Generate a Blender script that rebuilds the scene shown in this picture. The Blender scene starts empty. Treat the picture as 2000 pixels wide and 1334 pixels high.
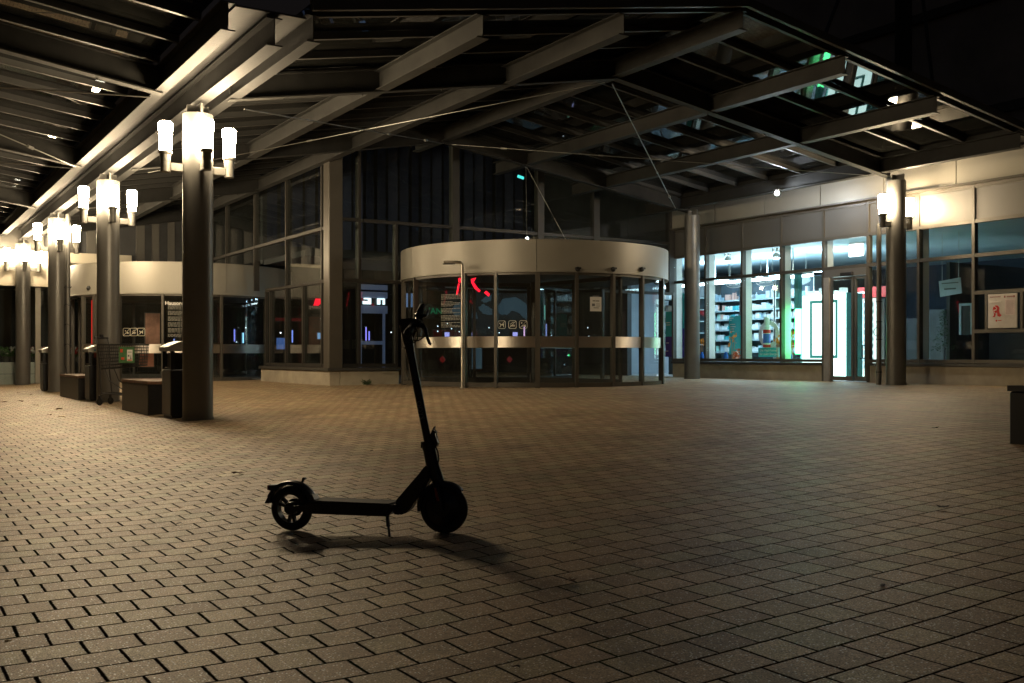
import bpy, bmesh, math, random
from mathutils import Vector, Matrix
random.seed(7)
sc = bpy.context.scene
C = sc.collection
R = math.radians
TH = R(32.0); S, K = math.sin(TH), math.cos(TH)
H = 0.93; F = 2000.0; HY = 693.0

# ---------------------------------------------------------------- camera, world, exposure
cam = bpy.data.cameras.new('camera'); co = bpy.data.objects.new('camera', cam); C.objects.link(co)
co.location = (0, 0, H); co.rotation_euler = (R(90), 0, -TH)
cam.sensor_width = 36; cam.lens = 36.0; cam.shift_y = 26 / 2000.0
cam.clip_start = 0.05; cam.clip_end = 500
sc.camera = co
w = bpy.data.worlds.new('World'); sc.world = w; w.use_nodes = True
wn = w.node_tree; bg = wn.nodes['Background']
sky = wn.nodes.new('ShaderNodeTexSky'); sky.sky_type = 'NISHITA'; sky.sun_disc = False
sky.sun_elevation = R(-3.3); sky.sun_rotation = R(200)
wn.links.new(sky.outputs[0], bg.inputs[0]); bg.inputs[1].default_value = 0.12
sc.view_settings.view_transform = 'Standard'; sc.view_settings.look = 'None'
sc.view_settings.exposure = 0.0; sc.view_settings.gamma = 1
sc.cycles.use_denoising = True
sc.cycles.max_bounces = 8; sc.cycles.diffuse_bounces = 3; sc.cycles.transparent_max_bounces = 24
sc.cycles.sample_clamp_indirect = 4.0
LAMP_E = 262.0

def gz(x):                                   # gentle rise of the paving towards the building
    if x <= 1.3: return 0.0
    if x <= 7.3: return 0.044 * (x - 1.3)
    return min(0.264 + 0.0075 * (x - 7.3), 0.345)

# ---------------------------------------------------------------- materials
def nt(name):
    m = bpy.data.materials.new(name); m.use_nodes = True
    return m, m.node_tree, m.node_tree.nodes['Principled BSDF']
def mat(name, col, rough=0.5, metal=0.0, var=0.12, scale=6.0, bump=0.0, bscale=60.0, spec=0.5, emit=None, es=0.0):
    m, t, b = nt(name); N, Lk = t.nodes, t.links
    b.inputs['Roughness'].default_value = rough; b.inputs['Metallic'].default_value = metal
    b.inputs['Specular IOR Level'].default_value = spec
    tc = N.new('ShaderNodeTexCoord'); no = N.new('ShaderNodeTexNoise')
    no.inputs['Scale'].default_value = scale; no.inputs['Detail'].default_value = 5; no.inputs['Roughness'].default_value = 0.65
    Lk.new(tc.outputs['Object'], no.inputs['Vector'])
    r = N.new('ShaderNodeValToRGB'); r.color_ramp.elements[0].position = 0.3; r.color_ramp.elements[1].position = 0.7
    r.color_ramp.elements[0].color = [max(0, c * (1 - var)) for c in col] + [1]
    r.color_ramp.elements[1].color = [min(1, c * (1 + var)) for c in col] + [1]
    Lk.new(no.outputs[0], r.inputs[0]); Lk.new(r.outputs[0], b.inputs['Base Color'])
    if bump:
        n2 = N.new('ShaderNodeTexNoise'); n2.inputs['Scale'].default_value = bscale; n2.inputs['Detail'].default_value = 4
        Lk.new(tc.outputs['Object'], n2.inputs['Vector'])
        bp = N.new('ShaderNodeBump'); bp.inputs['Strength'].default_value = bump; bp.inputs['Distance'].default_value = 0.01
        Lk.new(n2.outputs[0], bp.inputs['Height']); Lk.new(bp.outputs[0], b.inputs['Normal'])
    if emit:
        b.inputs['Emission Color'].default_value = (*emit, 1); b.inputs['Emission Strength'].default_value = es
    return m
def emis(name, col, strength, base=(0.02, 0.02, 0.02)):
    m, t, b = nt(name)
    b.inputs['Base Color'].default_value = (*base, 1)
    b.inputs['Emission Color'].default_value = (*col, 1); b.inputs['Emission Strength'].default_value = strength
    return m
def glass(name, tint=(0.9, 0.93, 0.92), ior=1.5, dirt=0.0, rough=0.0):
    m, t, b = nt(name); N, Lk = t.nodes, t.links
    N.remove(b)
    tr = N.new('ShaderNodeBsdfTransparent'); tr.inputs[0].default_value = (*tint, 1)
    gl = N.new('ShaderNodeBsdfGlossy'); gl.inputs['Roughness'].default_value = rough; gl.inputs[0].default_value = (0.9, 0.9, 0.9, 1)
    lw = N.new('ShaderNodeLayerWeight'); lw.inputs[0].default_value = 0.5
    pw = N.new('ShaderNodeMath'); pw.operation = 'POWER'; pw.inputs[1].default_value = 5; Lk.new(lw.outputs['Facing'], pw.inputs[0])
    f0 = ((ior - 1) / (ior + 1)) ** 2; fr = N.new('ShaderNodeMath'); fr.operation = 'MULTIPLY_ADD'; fr.inputs[1].default_value = 1 - f0; fr.inputs[2].default_value = f0; Lk.new(pw.outputs[0], fr.inputs[0])
    mx = N.new('ShaderNodeMixShader'); Lk.new(fr.outputs[0], mx.inputs[0]); Lk.new(tr.outputs[0], mx.inputs[1]); Lk.new(gl.outputs[0], mx.inputs[2])
    out = mx
    if dirt:
        df = N.new('ShaderNodeBsdfDiffuse'); df.inputs[0].default_value = (0.25, 0.25, 0.22, 1)
        tc = N.new('ShaderNodeTexCoord'); no = N.new('ShaderNodeTexNoise'); no.inputs['Scale'].default_value = 3.0; no.inputs['Detail'].default_value = 6
        Lk.new(tc.outputs['Object'], no.inputs['Vector'])
        mu = N.new('ShaderNodeMath'); mu.operation = 'MULTIPLY'; mu.inputs[1].default_value = dirt; Lk.new(no.outputs[0], mu.inputs[0])
        m2 = N.new('ShaderNodeMixShader'); Lk.new(mu.outputs[0], m2.inputs[0]); Lk.new(mx.outputs[0], m2.inputs[1]); Lk.new(df.outputs[0], m2.inputs[2]); out = m2
    Lk.new(out.outputs[0], N['Material Output'].inputs[0])
    return m
def paver_mat():
    m, t, b = nt('concrete_pavers'); N, Lk = t.nodes, t.links
    def M(op, a, bb=None, c=None):
        n = N.new('ShaderNodeMath'); n.operation = op
        for i, v in enumerate((a, bb, c)):
            if v is None: continue
            if isinstance(v, (int, float)): n.inputs[i].default_value = v
            else: Lk.new(v, n.inputs[i])
        return n.outputs[0]
    geo = N.new('ShaderNodeNewGeometry')
    wob = N.new('ShaderNodeTexNoise'); wob.inputs['Scale'].default_value = 0.8; wob.inputs['Detail'].default_value = 2
    Lk.new(geo.outputs['Position'], wob.inputs['Vector'])
    wv = M('MULTIPLY', M('SUBTRACT', wob.outputs[0], 0.5), 0.05)
    fin = N.new('ShaderNodeTexNoise'); fin.inputs['Scale'].default_value = 45; fin.inputs['Detail'].default_value = 3
    Lk.new(geo.outputs['Position'], fin.inputs['Vector'])
    fv = M('MULTIPLY', M('SUBTRACT', fin.outputs[0], 0.5), 0.006)
    sp = N.new('ShaderNodeSeparateXYZ'); Lk.new(geo.outputs['Position'], sp.inputs[0])
    X = M('ADD', M('ADD', sp.outputs[0], wv), fv); Y = M('ADD', M('ADD', sp.outputs[1], wv), fv)
    PW, PL = 0.162, 0.166
    yr = M('DIVIDE', Y, PW); row = M('FLOOR', yr); fy = M('SUBTRACT', yr, row)
    wn_ = N.new('ShaderNodeTexWhiteNoise'); wn_.noise_dimensions = '1D'; Lk.new(row, wn_.inputs['W'])
    odd = M('MULTIPLY', M('FLOORED_MODULO', row, 2.0), 0.5)
    xr = M('ADD', M('DIVIDE', X, PL), M('ADD', odd, M('MULTIPLY', wn_.outputs[0], 0.10))); colm = M('FLOOR', xr); fx = M('SUBTRACT', xr, colm)
    cmb = N.new('ShaderNodeCombineXYZ'); Lk.new(row, cmb.inputs[0]); Lk.new(colm, cmb.inputs[1])
    w2 = N.new('ShaderNodeTexWhiteNoise'); Lk.new(cmb.outputs[0], w2.inputs['Vector'])
    w3 = N.new('ShaderNodeTexWhiteNoise'); w3.noise_dimensions = '4D'; w3.inputs['W'].default_value = 3.3; Lk.new(cmb.outputs[0], w3.inputs['Vector'])
    dx = M('MULTIPLY', M('MINIMUM', fx, M('SUBTRACT', 1.0, fx)), PL)
    dy = M('MULTIPLY', M('MINIMUM', fy, M('SUBTRACT', 1.0, fy)), PW)
    # the cross joints gape on the outer side of the column row and close up towards the doors
    gap = N.new('ShaderNodeMapRange'); gap.inputs['From Min'].default_value = 0.6; gap.inputs['From Max'].default_value = 3.0
    gap.inputs['To Min'].default_value = 0.0040; gap.inputs['To Max'].default_value = 0.0027; Lk.new(sp.outputs[0], gap.inputs['Value'])
    gx = M('ADD', gap.outputs[0], M('MULTIPLY', M('SUBTRACT', w3.outputs[0], 0.5), 0.0022))
    ex = M('SUBTRACT', dx, gx); ey = M('SUBTRACT', dy, 0.0034)
    e = M('MINIMUM', ex, ey)
    mr = N.new('ShaderNodeMapRange'); mr.interpolation_type = 'SMOOTHSTEP'; mr.inputs['From Min'].default_value = -0.001; mr.inputs['From Max'].default_value = 0.0035
    Lk.new(e, mr.inputs['Value'])
    # colours
    tone = N.new('ShaderNodeValToRGB'); cr = tone.color_ramp; cr.interpolation = 'LINEAR'
    cr.elements[0].position = 0; cr.elements[0].color = (0.34, 0.225, 0.128, 1); cr.elements[1].position = 1; cr.elements[1].color = (0.49, 0.36, 0.20, 1)
    q = cr.elements.new(0.5); q.color = (0.43, 0.29, 0.165, 1); q2 = cr.elements.new(0.78); q2.color = (0.37, 0.295, 0.155, 1)
    Lk.new(w2.outputs[0], tone.inputs[0])
    big = N.new('ShaderNodeTexNoise'); big.inputs['Scale'].default_value = 0.45; big.inputs['Detail'].default_value = 6; big.inputs['Roughness'].default_value = 0.6
    Lk.new(geo.outputs['Position'], big.inputs['Vector'])
    gr = N.new('ShaderNodeTexNoise'); gr.inputs['Scale'].default_value = 170; gr.inputs['Detail'].default_value = 2
    Lk.new(geo.outputs['Position'], gr.inputs['Vector'])
    v1 = M('ADD', M('MULTIPLY', big.outputs[0], 0.55), 0.72)
    v2 = M('ADD', M('MULTIPLY', gr.outputs[0], 2.8), -0.4)
    g2 = N.new('ShaderNodeTexNoise'); g2.inputs['Scale'].default_value = 55; g2.inputs['Detail'].default_value = 3; Lk.new(geo.outputs['Position'], g2.inputs['Vector'])
    st = N.new('ShaderNodeTexNoise'); st.inputs['Scale'].default_value = 1.7; st.inputs['Detail'].default_value = 7; st.inputs['Roughness'].default_value = 0.7; Lk.new(geo.outputs['Position'], st.inputs['Vector'])
    sm = N.new('ShaderNodeMapRange'); sm.inputs['From Min'].default_value = 0.52; sm.inputs['From Max'].default_value = 0.68; sm.inputs['To Min'].default_value = 1.0; sm.inputs['To Max'].default_value = 0.6; Lk.new(st.outputs[0], sm.inputs['Value'])
    v2 = M('MULTIPLY', v2, M('MULTIPLY', M('ADD', M('MULTIPLY', g2.outputs[0], 0.8), 0.6), sm.outputs[0]))
    val = M('MULTIPLY', M('MULTIPLY', v1, v2), M('ADD', M('MULTIPLY', w3.outputs[0], 0.28), 0.86))
    mulc = N.new('ShaderNodeMix'); mulc.data_type = 'RGBA'; mulc.blend_type = 'MULTIPLY'; mulc.inputs[0].default_value = 1
    cc = N.new('ShaderNodeCombineColor'); [Lk.new(val, cc.inputs[i]) for i in range(3)]
    Lk.new(tone.outputs[0], mulc.inputs[6]); Lk.new(cc.outputs[0], mulc.inputs[7])
    # pale aggregate grains, with glint painted in as near-white colour
    vo = N.new('ShaderNodeTexVoronoi'); vo.inputs['Scale'].default_value = 110; Lk.new(geo.outputs['Position'], vo.inputs['Vector'])
    vcol = N.new('ShaderNodeSeparateColor'); Lk.new(vo.outputs['Color'], vcol.inputs[0])
    grain_glint = M('MULTIPLY', M('LESS_THAN', vo.outputs['Distance'], 0.36), M('GREATER_THAN', vcol.outputs[0], 0.80))
    mg = N.new('ShaderNodeMix'); mg.data_type = 'RGBA'; Lk.new(grain_glint, mg.inputs[0]); Lk.new(mulc.outputs[2], mg.inputs[6]); mg.inputs[7].default_value = (1.0, 0.92, 0.76, 1)
    # moss and dirt in the joints
    mo = N.new('ShaderNodeTexNoise'); mo.inputs['Scale'].default_value = 2.2; mo.inputs['Detail'].default_value = 3; Lk.new(geo.outputs['Position'], mo.inputs['Vector'])
    mr2 = N.new('ShaderNodeValToRGB'); mr2.color_ramp.elements[0].position = 0.48; mr2.color_ramp.elements[0].color = (0.016, 0.012, 0.008, 1)
    mr2.color_ramp.elements[1].position = 0.66; mr2.color_ramp.elements[1].color = (0.015, 0.026, 0.006, 1); Lk.new(mo.outputs[0], mr2.inputs[0])
    mj = N.new('ShaderNodeMix'); mj.data_type = 'RGBA'; Lk.new(mr.outputs[0], mj.inputs[0]); Lk.new(mr2.outputs[0], mj.inputs[6]); Lk.new(mg.outputs[2], mj.inputs[7])
    Lk.new(mj.outputs[2], b.inputs['Base Color'])
    # sparkle: some grains are smooth
    ro = M('SUBTRACT', 0.56, M('MULTIPLY', grain_glint, 0.3)); rj = M('SUBTRACT', 1.0, M('MULTIPLY', mr.outputs[0], M('SUBTRACT', 1.0, ro))); Lk.new(rj, b.inputs['Roughness']); Lk.new(M('MULTIPLY', mr.outputs[0], 0.55), b.inputs['Specular IOR Level'])
    hgt = M('ADD', M('MULTIPLY', mr.outputs[0], 0.008), M('ADD', M('MULTIPLY', gr.outputs[0], 0.0040), M('MULTIPLY', w3.outputs[0], 0.0012)))
    bp = N.new('ShaderNodeBump'); bp.inputs['Strength'].default_value = 0.9; bp.inputs['Distance'].default_value = 1.0; Lk.new(hgt, bp.inputs['Height'])
    Lk.new(bp.outputs[0], b.inputs['Normal']); b.inputs['Specular IOR Level'].default_value = 0.55
    return m

M_PAV = paver_mat()
M_COL = mat('grey_painted_steel_post', (0.15, 0.147, 0.136), 0.42, 0.35, 0.06, 3, 0.04, 120)
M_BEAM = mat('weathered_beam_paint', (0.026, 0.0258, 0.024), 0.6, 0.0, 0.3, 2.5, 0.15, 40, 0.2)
M_BEAM_DIM = mat('beam_paint_dimmed', (0.012, 0.012, 0.0115), 0.66, 0, 0.35, 3, 0.2, 40, 0.2)  # beam paint darkened to offset the strong light of the lamps below
M_GBAR = mat('glazing_bar_paint', (0.026, 0.026, 0.024), 0.5, 0, 0.1, 3)
M_FRAME = mat('bronze_grey_frame', (0.088, 0.08, 0.066), 0.42, 0.3, 0.08, 3)
M_DARKF = mat('dark_frame', (0.06, 0.058, 0.052), 0.45, 0.3, 0.1, 3)
M_FASC = mat('champagne_metal_sheet', (0.285, 0.27, 0.23), 0.45, 0.2, 0.04, 1.5)
M_CREAM = mat('cream_plaster', (0.5, 0.46, 0.37), 0.7, 0, 0.08, 2, 0.1, 50)
M_STONE = mat('plinth_stone', (0.36, 0.32, 0.245), 0.75, 0, 0.2, 2.2, 0.25, 35)
M_CLAD = mat('cladding_panel', (0.10, 0.096, 0.086), 0.5, 0.1, 0.06, 1.2)
M_STEEL = mat('brushed_steel', (0.62, 0.58, 0.52), 0.42, 1.0, 0.03, 8)
M_STEEL.node_tree.nodes['Principled BSDF'].inputs['Anisotropic'].default_value = 0.93
M_STEEL.node_tree.nodes['Principled BSDF'].inputs['Anisotropic Rotation'].default_value = 0.25
M_BLACK = mat('black_powder_coat', (0.016, 0.016, 0.018), 0.45, 0.1, 0.2, 8)
M_BIN = mat('anthracite_sheet', (0.035, 0.037, 0.042), 0.38, 0.4, 0.15, 4)
M_LID = mat('bin_lid_metal', (0.5, 0.48, 0.44), 0.35, 0.8, 0.05, 4)
M_BROWN = mat('worn_brown_wood', (0.16, 0.085, 0.05), 0.5, 0, 0.3, 9)
M_RUB = mat('tyre_rubber', (0.012, 0.012, 0.012), 0.75, 0, 0.1, 30)
M_SCOOT = mat('scooter_black', (0.012, 0.013, 0.016), 0.33, 0.2, 0.1, 20)
M_GREYTXT = mat('grey_print', (0.16, 0.17, 0.18), 0.5)
M_REDR = mat('red_reflector', (0.28, 0.02, 0.012), 0.3)
M_WHITE = mat('white_paint', (0.78, 0.77, 0.73), 0.6, 0, 0.03)
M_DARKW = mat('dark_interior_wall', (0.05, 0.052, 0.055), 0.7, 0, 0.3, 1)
M_MIDW = mat('grey_interior_wall', (0.35, 0.36, 0.38), 0.8, 0, 0.1, 1)
M_FLOORI = mat('interior_tile', (0.16, 0.16, 0.165), 0.3, 0, 0.1, 2)
M_SOCK = mat('lamp_socket_grey', (0.17, 0.165, 0.15), 0.5, 0.3, 0.1, 10)
M_SHADE = emis('lit_frosted_shade', (1.0, 0.77, 0.48), LAMP_E, (0.9, 0.9, 0.85))
M_GLASS = glass('facade_glass', (0.80, 0.84, 0.84), 1.5, 0.02)
M_PGLASS = glass('pharmacy_glass', (0.93, 0.96, 0.96), 1.45)
M_DGLASS = glass('revolving_glass', (0.78, 0.83, 0.84), 1.55, 0.04)
M_RGLASS = glass('roof_glass', (0.16, 0.18, 0.2), 1.6, 0.05, 0.02)
M_WIRE = mat('dull_cart_wire', (0.05, 0.05, 0.05), 0.4, 0.7, 0.1, 20)
M_CHROME = mat('zinc_wire', (0.3, 0.3, 0.28), 0.35, 0.9, 0.1, 20)

# ---------------------------------------------------------------- helpers
def link(o, parent=None):
    C.objects.link(o)
    if parent: o.parent = parent
    return o
def mk(name, bm, m, parent=None, smooth=False, loc=None):
    me = bpy.data.meshes.new(name); bmesh.ops.recalc_face_normals(bm, faces=bm.faces[:])
    bm.to_mesh(me); bm.free()
    if smooth:
        for p in me.polygons: p.use_smooth = True
        try: me.set_sharp_from_angle(angle=R(38))
        except Exception: pass
    me.materials.append(m)
    o = bpy.data.objects.new(name, me)
    if loc: o.location = loc
    return link(o, parent)
def tag(o, label=None, cat=None, group=None, kind=None):
    if label: o['label'] = label
    if cat: o['category'] = cat
    if group: o['group'] = group
    if kind: o['kind'] = kind
    return o
def thing(name, loc, label, cat, group=None, rz=0):
    o = bpy.data.objects.new(name, None); o.empty_display_size = 0.1; C.objects.link(o)
    o.location = loc; o.rotation_euler = (0, 0, rz)
    return tag(o, label, cat, group)
def NB(): return bmesh.new()
def box(bm, x0, x1, y0, y1, z0, z1, M=None):
    r = bmesh.ops.create_cube(bm, size=1.0, matrix=Matrix.Translation(((x0 + x1) / 2, (y0 + y1) / 2, (z0 + z1) / 2)) @ Matrix.Diagonal((abs(x1 - x0), abs(y1 - y0), abs(z1 - z0), 1)))
    if M is not None: bmesh.ops.transform(bm, matrix=M, verts=r['verts'])
    return r['verts']
def bev(bm, wd=0.01, seg=2):
    bmesh.ops.bevel(bm, geom=bm.edges[:], offset=wd, segments=seg, affect='EDGES', clamp_overlap=True)
def lathe(bm, prof, n=24, c=(0, 0), M=None, a0=0, a1=2 * math.pi, caps=True):
    full = abs(a1 - a0 - 2 * math.pi) < 1e-6
    k = n if full else n + 1; rings = []
    for r_, z in prof:
        rings.append([bm.verts.new((c[0] + r_ * math.cos(a0 + (a1 - a0) * i / n), c[1] + r_ * math.sin(a0 + (a1 - a0) * i / n), z)) for i in range(k)])
    for a, b_ in zip(rings, rings[1:]):
        for i in range(n):
            j = (i + 1) % k
            bm.faces.new((a[i], a[j], b_[j], b_[i]))
    if full and caps:
        bm.faces.new(rings[0]); bm.faces.new(rings[-1])
    vs = [v for r_ in rings for v in r_]
    if M is not None: bmesh.ops.transform(bm, matrix=M, verts=vs)
    return vs
def tube(bm, pts, r_, n=8, closed=False):
    pts = [Vector(p) for p in pts]; rings = []
    up = None
    for i, p in enumerate(pts):
        a = pts[max(0, i - 1)]; b_ = pts[min(len(pts) - 1, i + 1)]
        if closed: a = pts[i - 1]; b_ = pts[(i + 1) % len(pts)]
        d = (b_ - a).normalized()
        if up is None: up = d.orthogonal().normalized()
        up = (up - d * up.dot(d)).normalized(); s_ = d.cross(up)
        rr = r_[i] if isinstance(r_, (list, tuple)) else r_
        rings.append([bm.verts.new(p + up * rr * math.cos(2 * math.pi * k / n) + s_ * rr * math.sin(2 * math.pi * k / n)) for k in range(n)])
    m = len(rings)
    for i in range(m if closed else m - 1):
        A, B = rings[i], rings[(i + 1) % m]
        for k in range(n): bm.faces.new((A[k], A[(k + 1) % n], B[(k + 1) % n], B[k]))
    if not closed: bm.faces.new(rings[0]); bm.faces.new(rings[-1])
def bar(bm, p0, p1, wd, hg, upv=(0, 0, 1)):   # rectangular bar between two points, top at the line
    p0, p1 = Vector(p0), Vector(p1); d = p1 - p0; L_ = d.length; d.normalize()
    sd = d.cross(Vector(upv)).normalized(); u = sd.cross(d).normalized()
    Mx = Matrix(((d.x, sd.x, u.x, 0), (d.y, sd.y, u.y, 0), (d.z, sd.z, u.z, 0), (0, 0, 0, 1)))
    box(bm, 0, L_, -wd / 2, wd / 2, -hg / 2, hg / 2, Matrix.Translation(p0) @ Mx)
def prism(bm, poly, y0, y1):                  # outline in x,z extruded along y
    a = [bm.verts.new((x, y0, z)) for x, z in poly]; b_ = [bm.verts.new((x, y1, z)) for x, z in poly]
    n = len(poly); bm.faces.new(a); bm.faces.new(b_)
    for i in range(n): bm.faces.new((a[i], a[(i + 1) % n], b_[(i + 1) % n], b_[i]))
def text(name, s, size, m, parent, loc, rx=R(90), ry=0, rz=0, ext=0.002, align='CENTER', sx=1.0, bold=0.0):
    cu = bpy.data.curves.new(name, 'FONT'); cu.body = s; cu.size = size; cu.extrude = ext; cu.align_x = align; cu.align_y = 'CENTER'; cu.offset = bold
    cu.resolution_u = 2
    tmp = bpy.data.objects.new('tmp', cu); C.objects.link(tmp)
    dg = bpy.context.evaluated_depsgraph_get(); me = bpy.data.meshes.new_from_object(tmp.evaluated_get(dg))
    bpy.data.objects.remove(tmp); bpy.data.curves.remove(cu)
    me.name = name; me.materials.clear(); me.materials.append(m)
    o = bpy.data.objects.new(name, me); o.location = loc; o.rotation_euler = (rx, ry, rz); o.scale = (sx, 1, 1)
    return link(o, parent)
FW = R(-90)                                   # rz for lettering on a wall that faces -X
def tt(px): return (px - 1000) / F
def onX(px, X):                               # Y where the sight line of column px meets the wall x = X
    t = tt(px); return X * (K - S * t) / (S + K * t)
def onY(px, Y):
    t = tt(px); return Y * (S + K * t) / (K - S * t)
def depth(x, y): return S * x + K * y
def zat(py, x, y): return H - (py - HY) * depth(x, y) / F
def ang(px, cx, cy, r_):                      # angle of the near hit of the sight line with a drum
    t = tt(px); dx, dy = S + K * t, K - S * t; a = dx * dx + dy * dy; b_ = -2 * (dx * cx + dy * cy); c_ = cx * cx + cy * cy - r_ * r_
    q = max(0, b_ * b_ - 4 * a * c_); l = (-b_ - math.sqrt(q)) / (2 * a)
    a_ = math.atan2(dy * l - cy, dx * l - cx)
    return a_ - 2 * math.pi if a_ > 1.0 else a_

# ---------------------------------------------------------------- ground
bm = NB(); xs = [-60, -20, 0, 1.3] + [1.3 + 0.75 * i for i in range(1, 9)] + [9, 12, 15, 18.2, 40, 90]
ys = [-25, 0, 5, 10, 15, 20, 30, 45, 90]
g = [[bm.verts.new((x, y, gz(x))) for x in xs] for y in ys]
for i in range(len(ys) - 1):
    for j in range(len(xs) - 1): bm.faces.new((g[i][j], g[i][j + 1], g[i + 1][j + 1], g[i + 1][j]))
tag(mk('paving', bm, M_PAV, smooth=True), kind='structure')

# ---------------------------------------------------------------- canopy
ZB = {4.0: 4.27, 6.1: 4.66, 8.2: 5.04, 10.3: 5.46, 12.4: 5.15, 14.6: 4.84, 16.9: 4.52, 3.08: 4.24, 3.57: 4.16,
      0.98: 4.55, -1.12: 4.86, -3.2: 5.17, -5.3: 4.86, -7.4: 4.55}
PY = [13.3, 19.2, 25.1, 31.3]
can = thing('glass_canopy', (10.3, 13.3, gz(10.3)), 'large steel framed glass canopy spanning the forecourt between both column rows', 'canopy')
can_off = Vector(can.location)
def cpart(name, bm, m=M_BEAM, smooth=False):
    bmesh.ops.translate(bm, verts=bm.verts[:], vec=-can_off); return mk(name, bm, m, can, smooth)
def isec(bm, p0, p1, dep, fw, fh=0.014, wb=0.012):   # I-section, z of the line = underside
    p0, p1 = Vector(p0), Vector(p1); up = Vector((0, 0, 1))
    bar(bm, p0 + up * fh / 2, p1 + up * fh / 2, fw, fh)
    bar(bm, p0 + up * (dep - fh / 2), p1 + up * (dep - fh / 2), fw, fh)
    bar(bm, p0 + up * dep / 2, p1 + up * dep / 2, wb, dep - 2 * fh - 0.002)
YF = 10.4
for x, z in ZB.items():
    bm = NB(); y1 = 20.55 if x > 9 else 33.5
    if x in (3.08, 3.57, 4.0): isec(bm, (x, YF, z), (x, y1, z), 0.30, 0.15 if x != 3.57 else 0.17)
    else: isec(bm, (x, YF, z), (x, y1, z), 0.28, 0.17)
    cpart('beam', bm, M_BEAM_DIM if 3 < x < 4.1 else M_BEAM)
def roofz(x):
    k = sorted(ZB.items()); k = [p for p in k if p[0] not in (3.08, 3.57)]
    for (a, za), (b_, zb) in zip(k, k[1:]):
        if a <= x <= b_: return za + (zb - za) * (x - a) / (b_ - a)
    return k[-1][1] - 0.15 * (x - k[-1][0]) if x > k[-1][0] else k[0][1] - 0.15 * (k[0][0] - x)
segs = [(3.95, 10.3), (10.3, 17.2), (-3.2, 3.1), (-7.4, -3.2)]
for y in PY:
    for a, b_ in segs:
        if y > 20 and a > 9: continue
        if y > 24 and a > 3.9: b_ = 8.2
        bm = NB(); za = roofz(a) - 0.03; zb_ = roofz(b_) - 0.03
        if b_ == 3.1: zb_ = ZB[3.08] - 0.03
        isec(bm, (a, y, za), (b_, y, zb_), 0.33, 0.15, 0.018)
        # bolts along the lower flange
        for q in (0.12, 0.3, 0.5, 0.7, 0.88):
            p = Vector((a, y, za)).lerp(Vector((b_, y, zb_)), q); lathe(bm, [(0.014, p.z - 0.02), (0.014, p.z)], 6, (p.x, p.y + 0.05))
        cpart('rafter', bm)
yy = YF + 0.12; py_list = []
while yy < 33.2: py_list.append(yy); yy += 0.96
for y in py_list:
    for a, b_ in segs:
        if y > 20.5 and a > 9: continue
        if y > 20.5 and a > 3.9: b_ = 8.2
        if y > 25 and a > 3.9: b_ = 7.2
        bm = NB(); za = roofz(a) + 0.285; zb_ = roofz(b_) + 0.285
        if a == 3.95: za = ZB[4.0] + 0.285
        bar(bm, (a, y, za + 0.045), (b_, y, zb_ + 0.045), 0.012, 0.088); bar(bm, (a, y, za + 0.005), (b_, y, zb_ + 0.005), 0.06, 0.01)
        cpart('glazing_bar', bm, M_GBAR)
for a, b_ in segs:
    y1 = 20.6 if a > 9 else 33.4
    for lo, hi in (((YF - 0.05, 20.6),) if a > 3.9 else ((YF - 0.05, 33.4),)) + (((20.62, 33.4),) if a == 3.95 else ()):
        bb = 8.2 if (a == 3.95 and lo > 20) else b_
        bm = NB(); za, zb_ = roofz(a) + 0.38, roofz(bb) + 0.38
        p0, p1 = Vector((a, (lo + hi) / 2, za)), Vector((bb, (lo + hi) / 2, zb_))
        bar(bm, p0, p1, hi - lo, 0.012); cpart('roof_pane', bm, M_RGLASS)
# front edge trim and gutter boxes
for a, b_ in segs:
    bm = NB(); bar(bm, (a, YF - 0.08, roofz(a) + 0.36), (b_, YF - 0.08, roofz(b_) + 0.36), 0.06, 0.12); cpart('edge_trim', bm, M_DARKF)
bm = NB(); box(bm, 3.16, 3.92, YF, 33.4, ZB[3.57] + 0.34, ZB[3.57] + 0.36); cpart('gutter', bm)
bm = NB(); box(bm, 16.9, 17.9, YF, 20.5, ZB[16.9] + 0.30, ZB[16.9] + 0.42); cpart('gutter', bm)
def rod(p0, p1, r_=0.009, tb=0.62):
    bm = NB(); tube(bm, [p0, p1], r_, 6); p0, p1 = Vector(p0), Vector(p1); a = p0.lerp(p1, tb); b_ = p0.lerp(p1, tb + 0.012)
    tube(bm, [a, b_], r_ * 2.2, 6); a = p0.lerp(p1, 0.86); b_ = p0.lerp(p1, 0.875); tube(bm, [a, b_], r_ * 3, 6)
    cpart('tie_rod', bm, M_CHROME)
rz0 = 5.40
rod((10.35, 13.45, rz0), (16.6, 19.05, 4.50)); rod((4.2, 13.45, 4.2), (10.2, 19.05, 5.38)); rod((10.2, 13.45, rz0), (4.2, 19.05, 4.2), 0.007)
rod((16.7, 13.45, 4.48), (10.4, 19.05, 5.38), 0.007)
rod((3.0, 13.45, 4.2), (-3.1, 19.1, 5.1)); rod((-3.1, 13.45, 5.1), (3.0, 19.1, 4.2)); rod((3.0, 19.3, 4.2), (-3.1, 25.0, 5.1), 0.008)
rod((12.3, 19.1, 5.1), (12.2, 18.9, 3.2), 0.006); rod((12.32, 19.1, 5.1), (12.9, 18.2, 3.2), 0.006)

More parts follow.
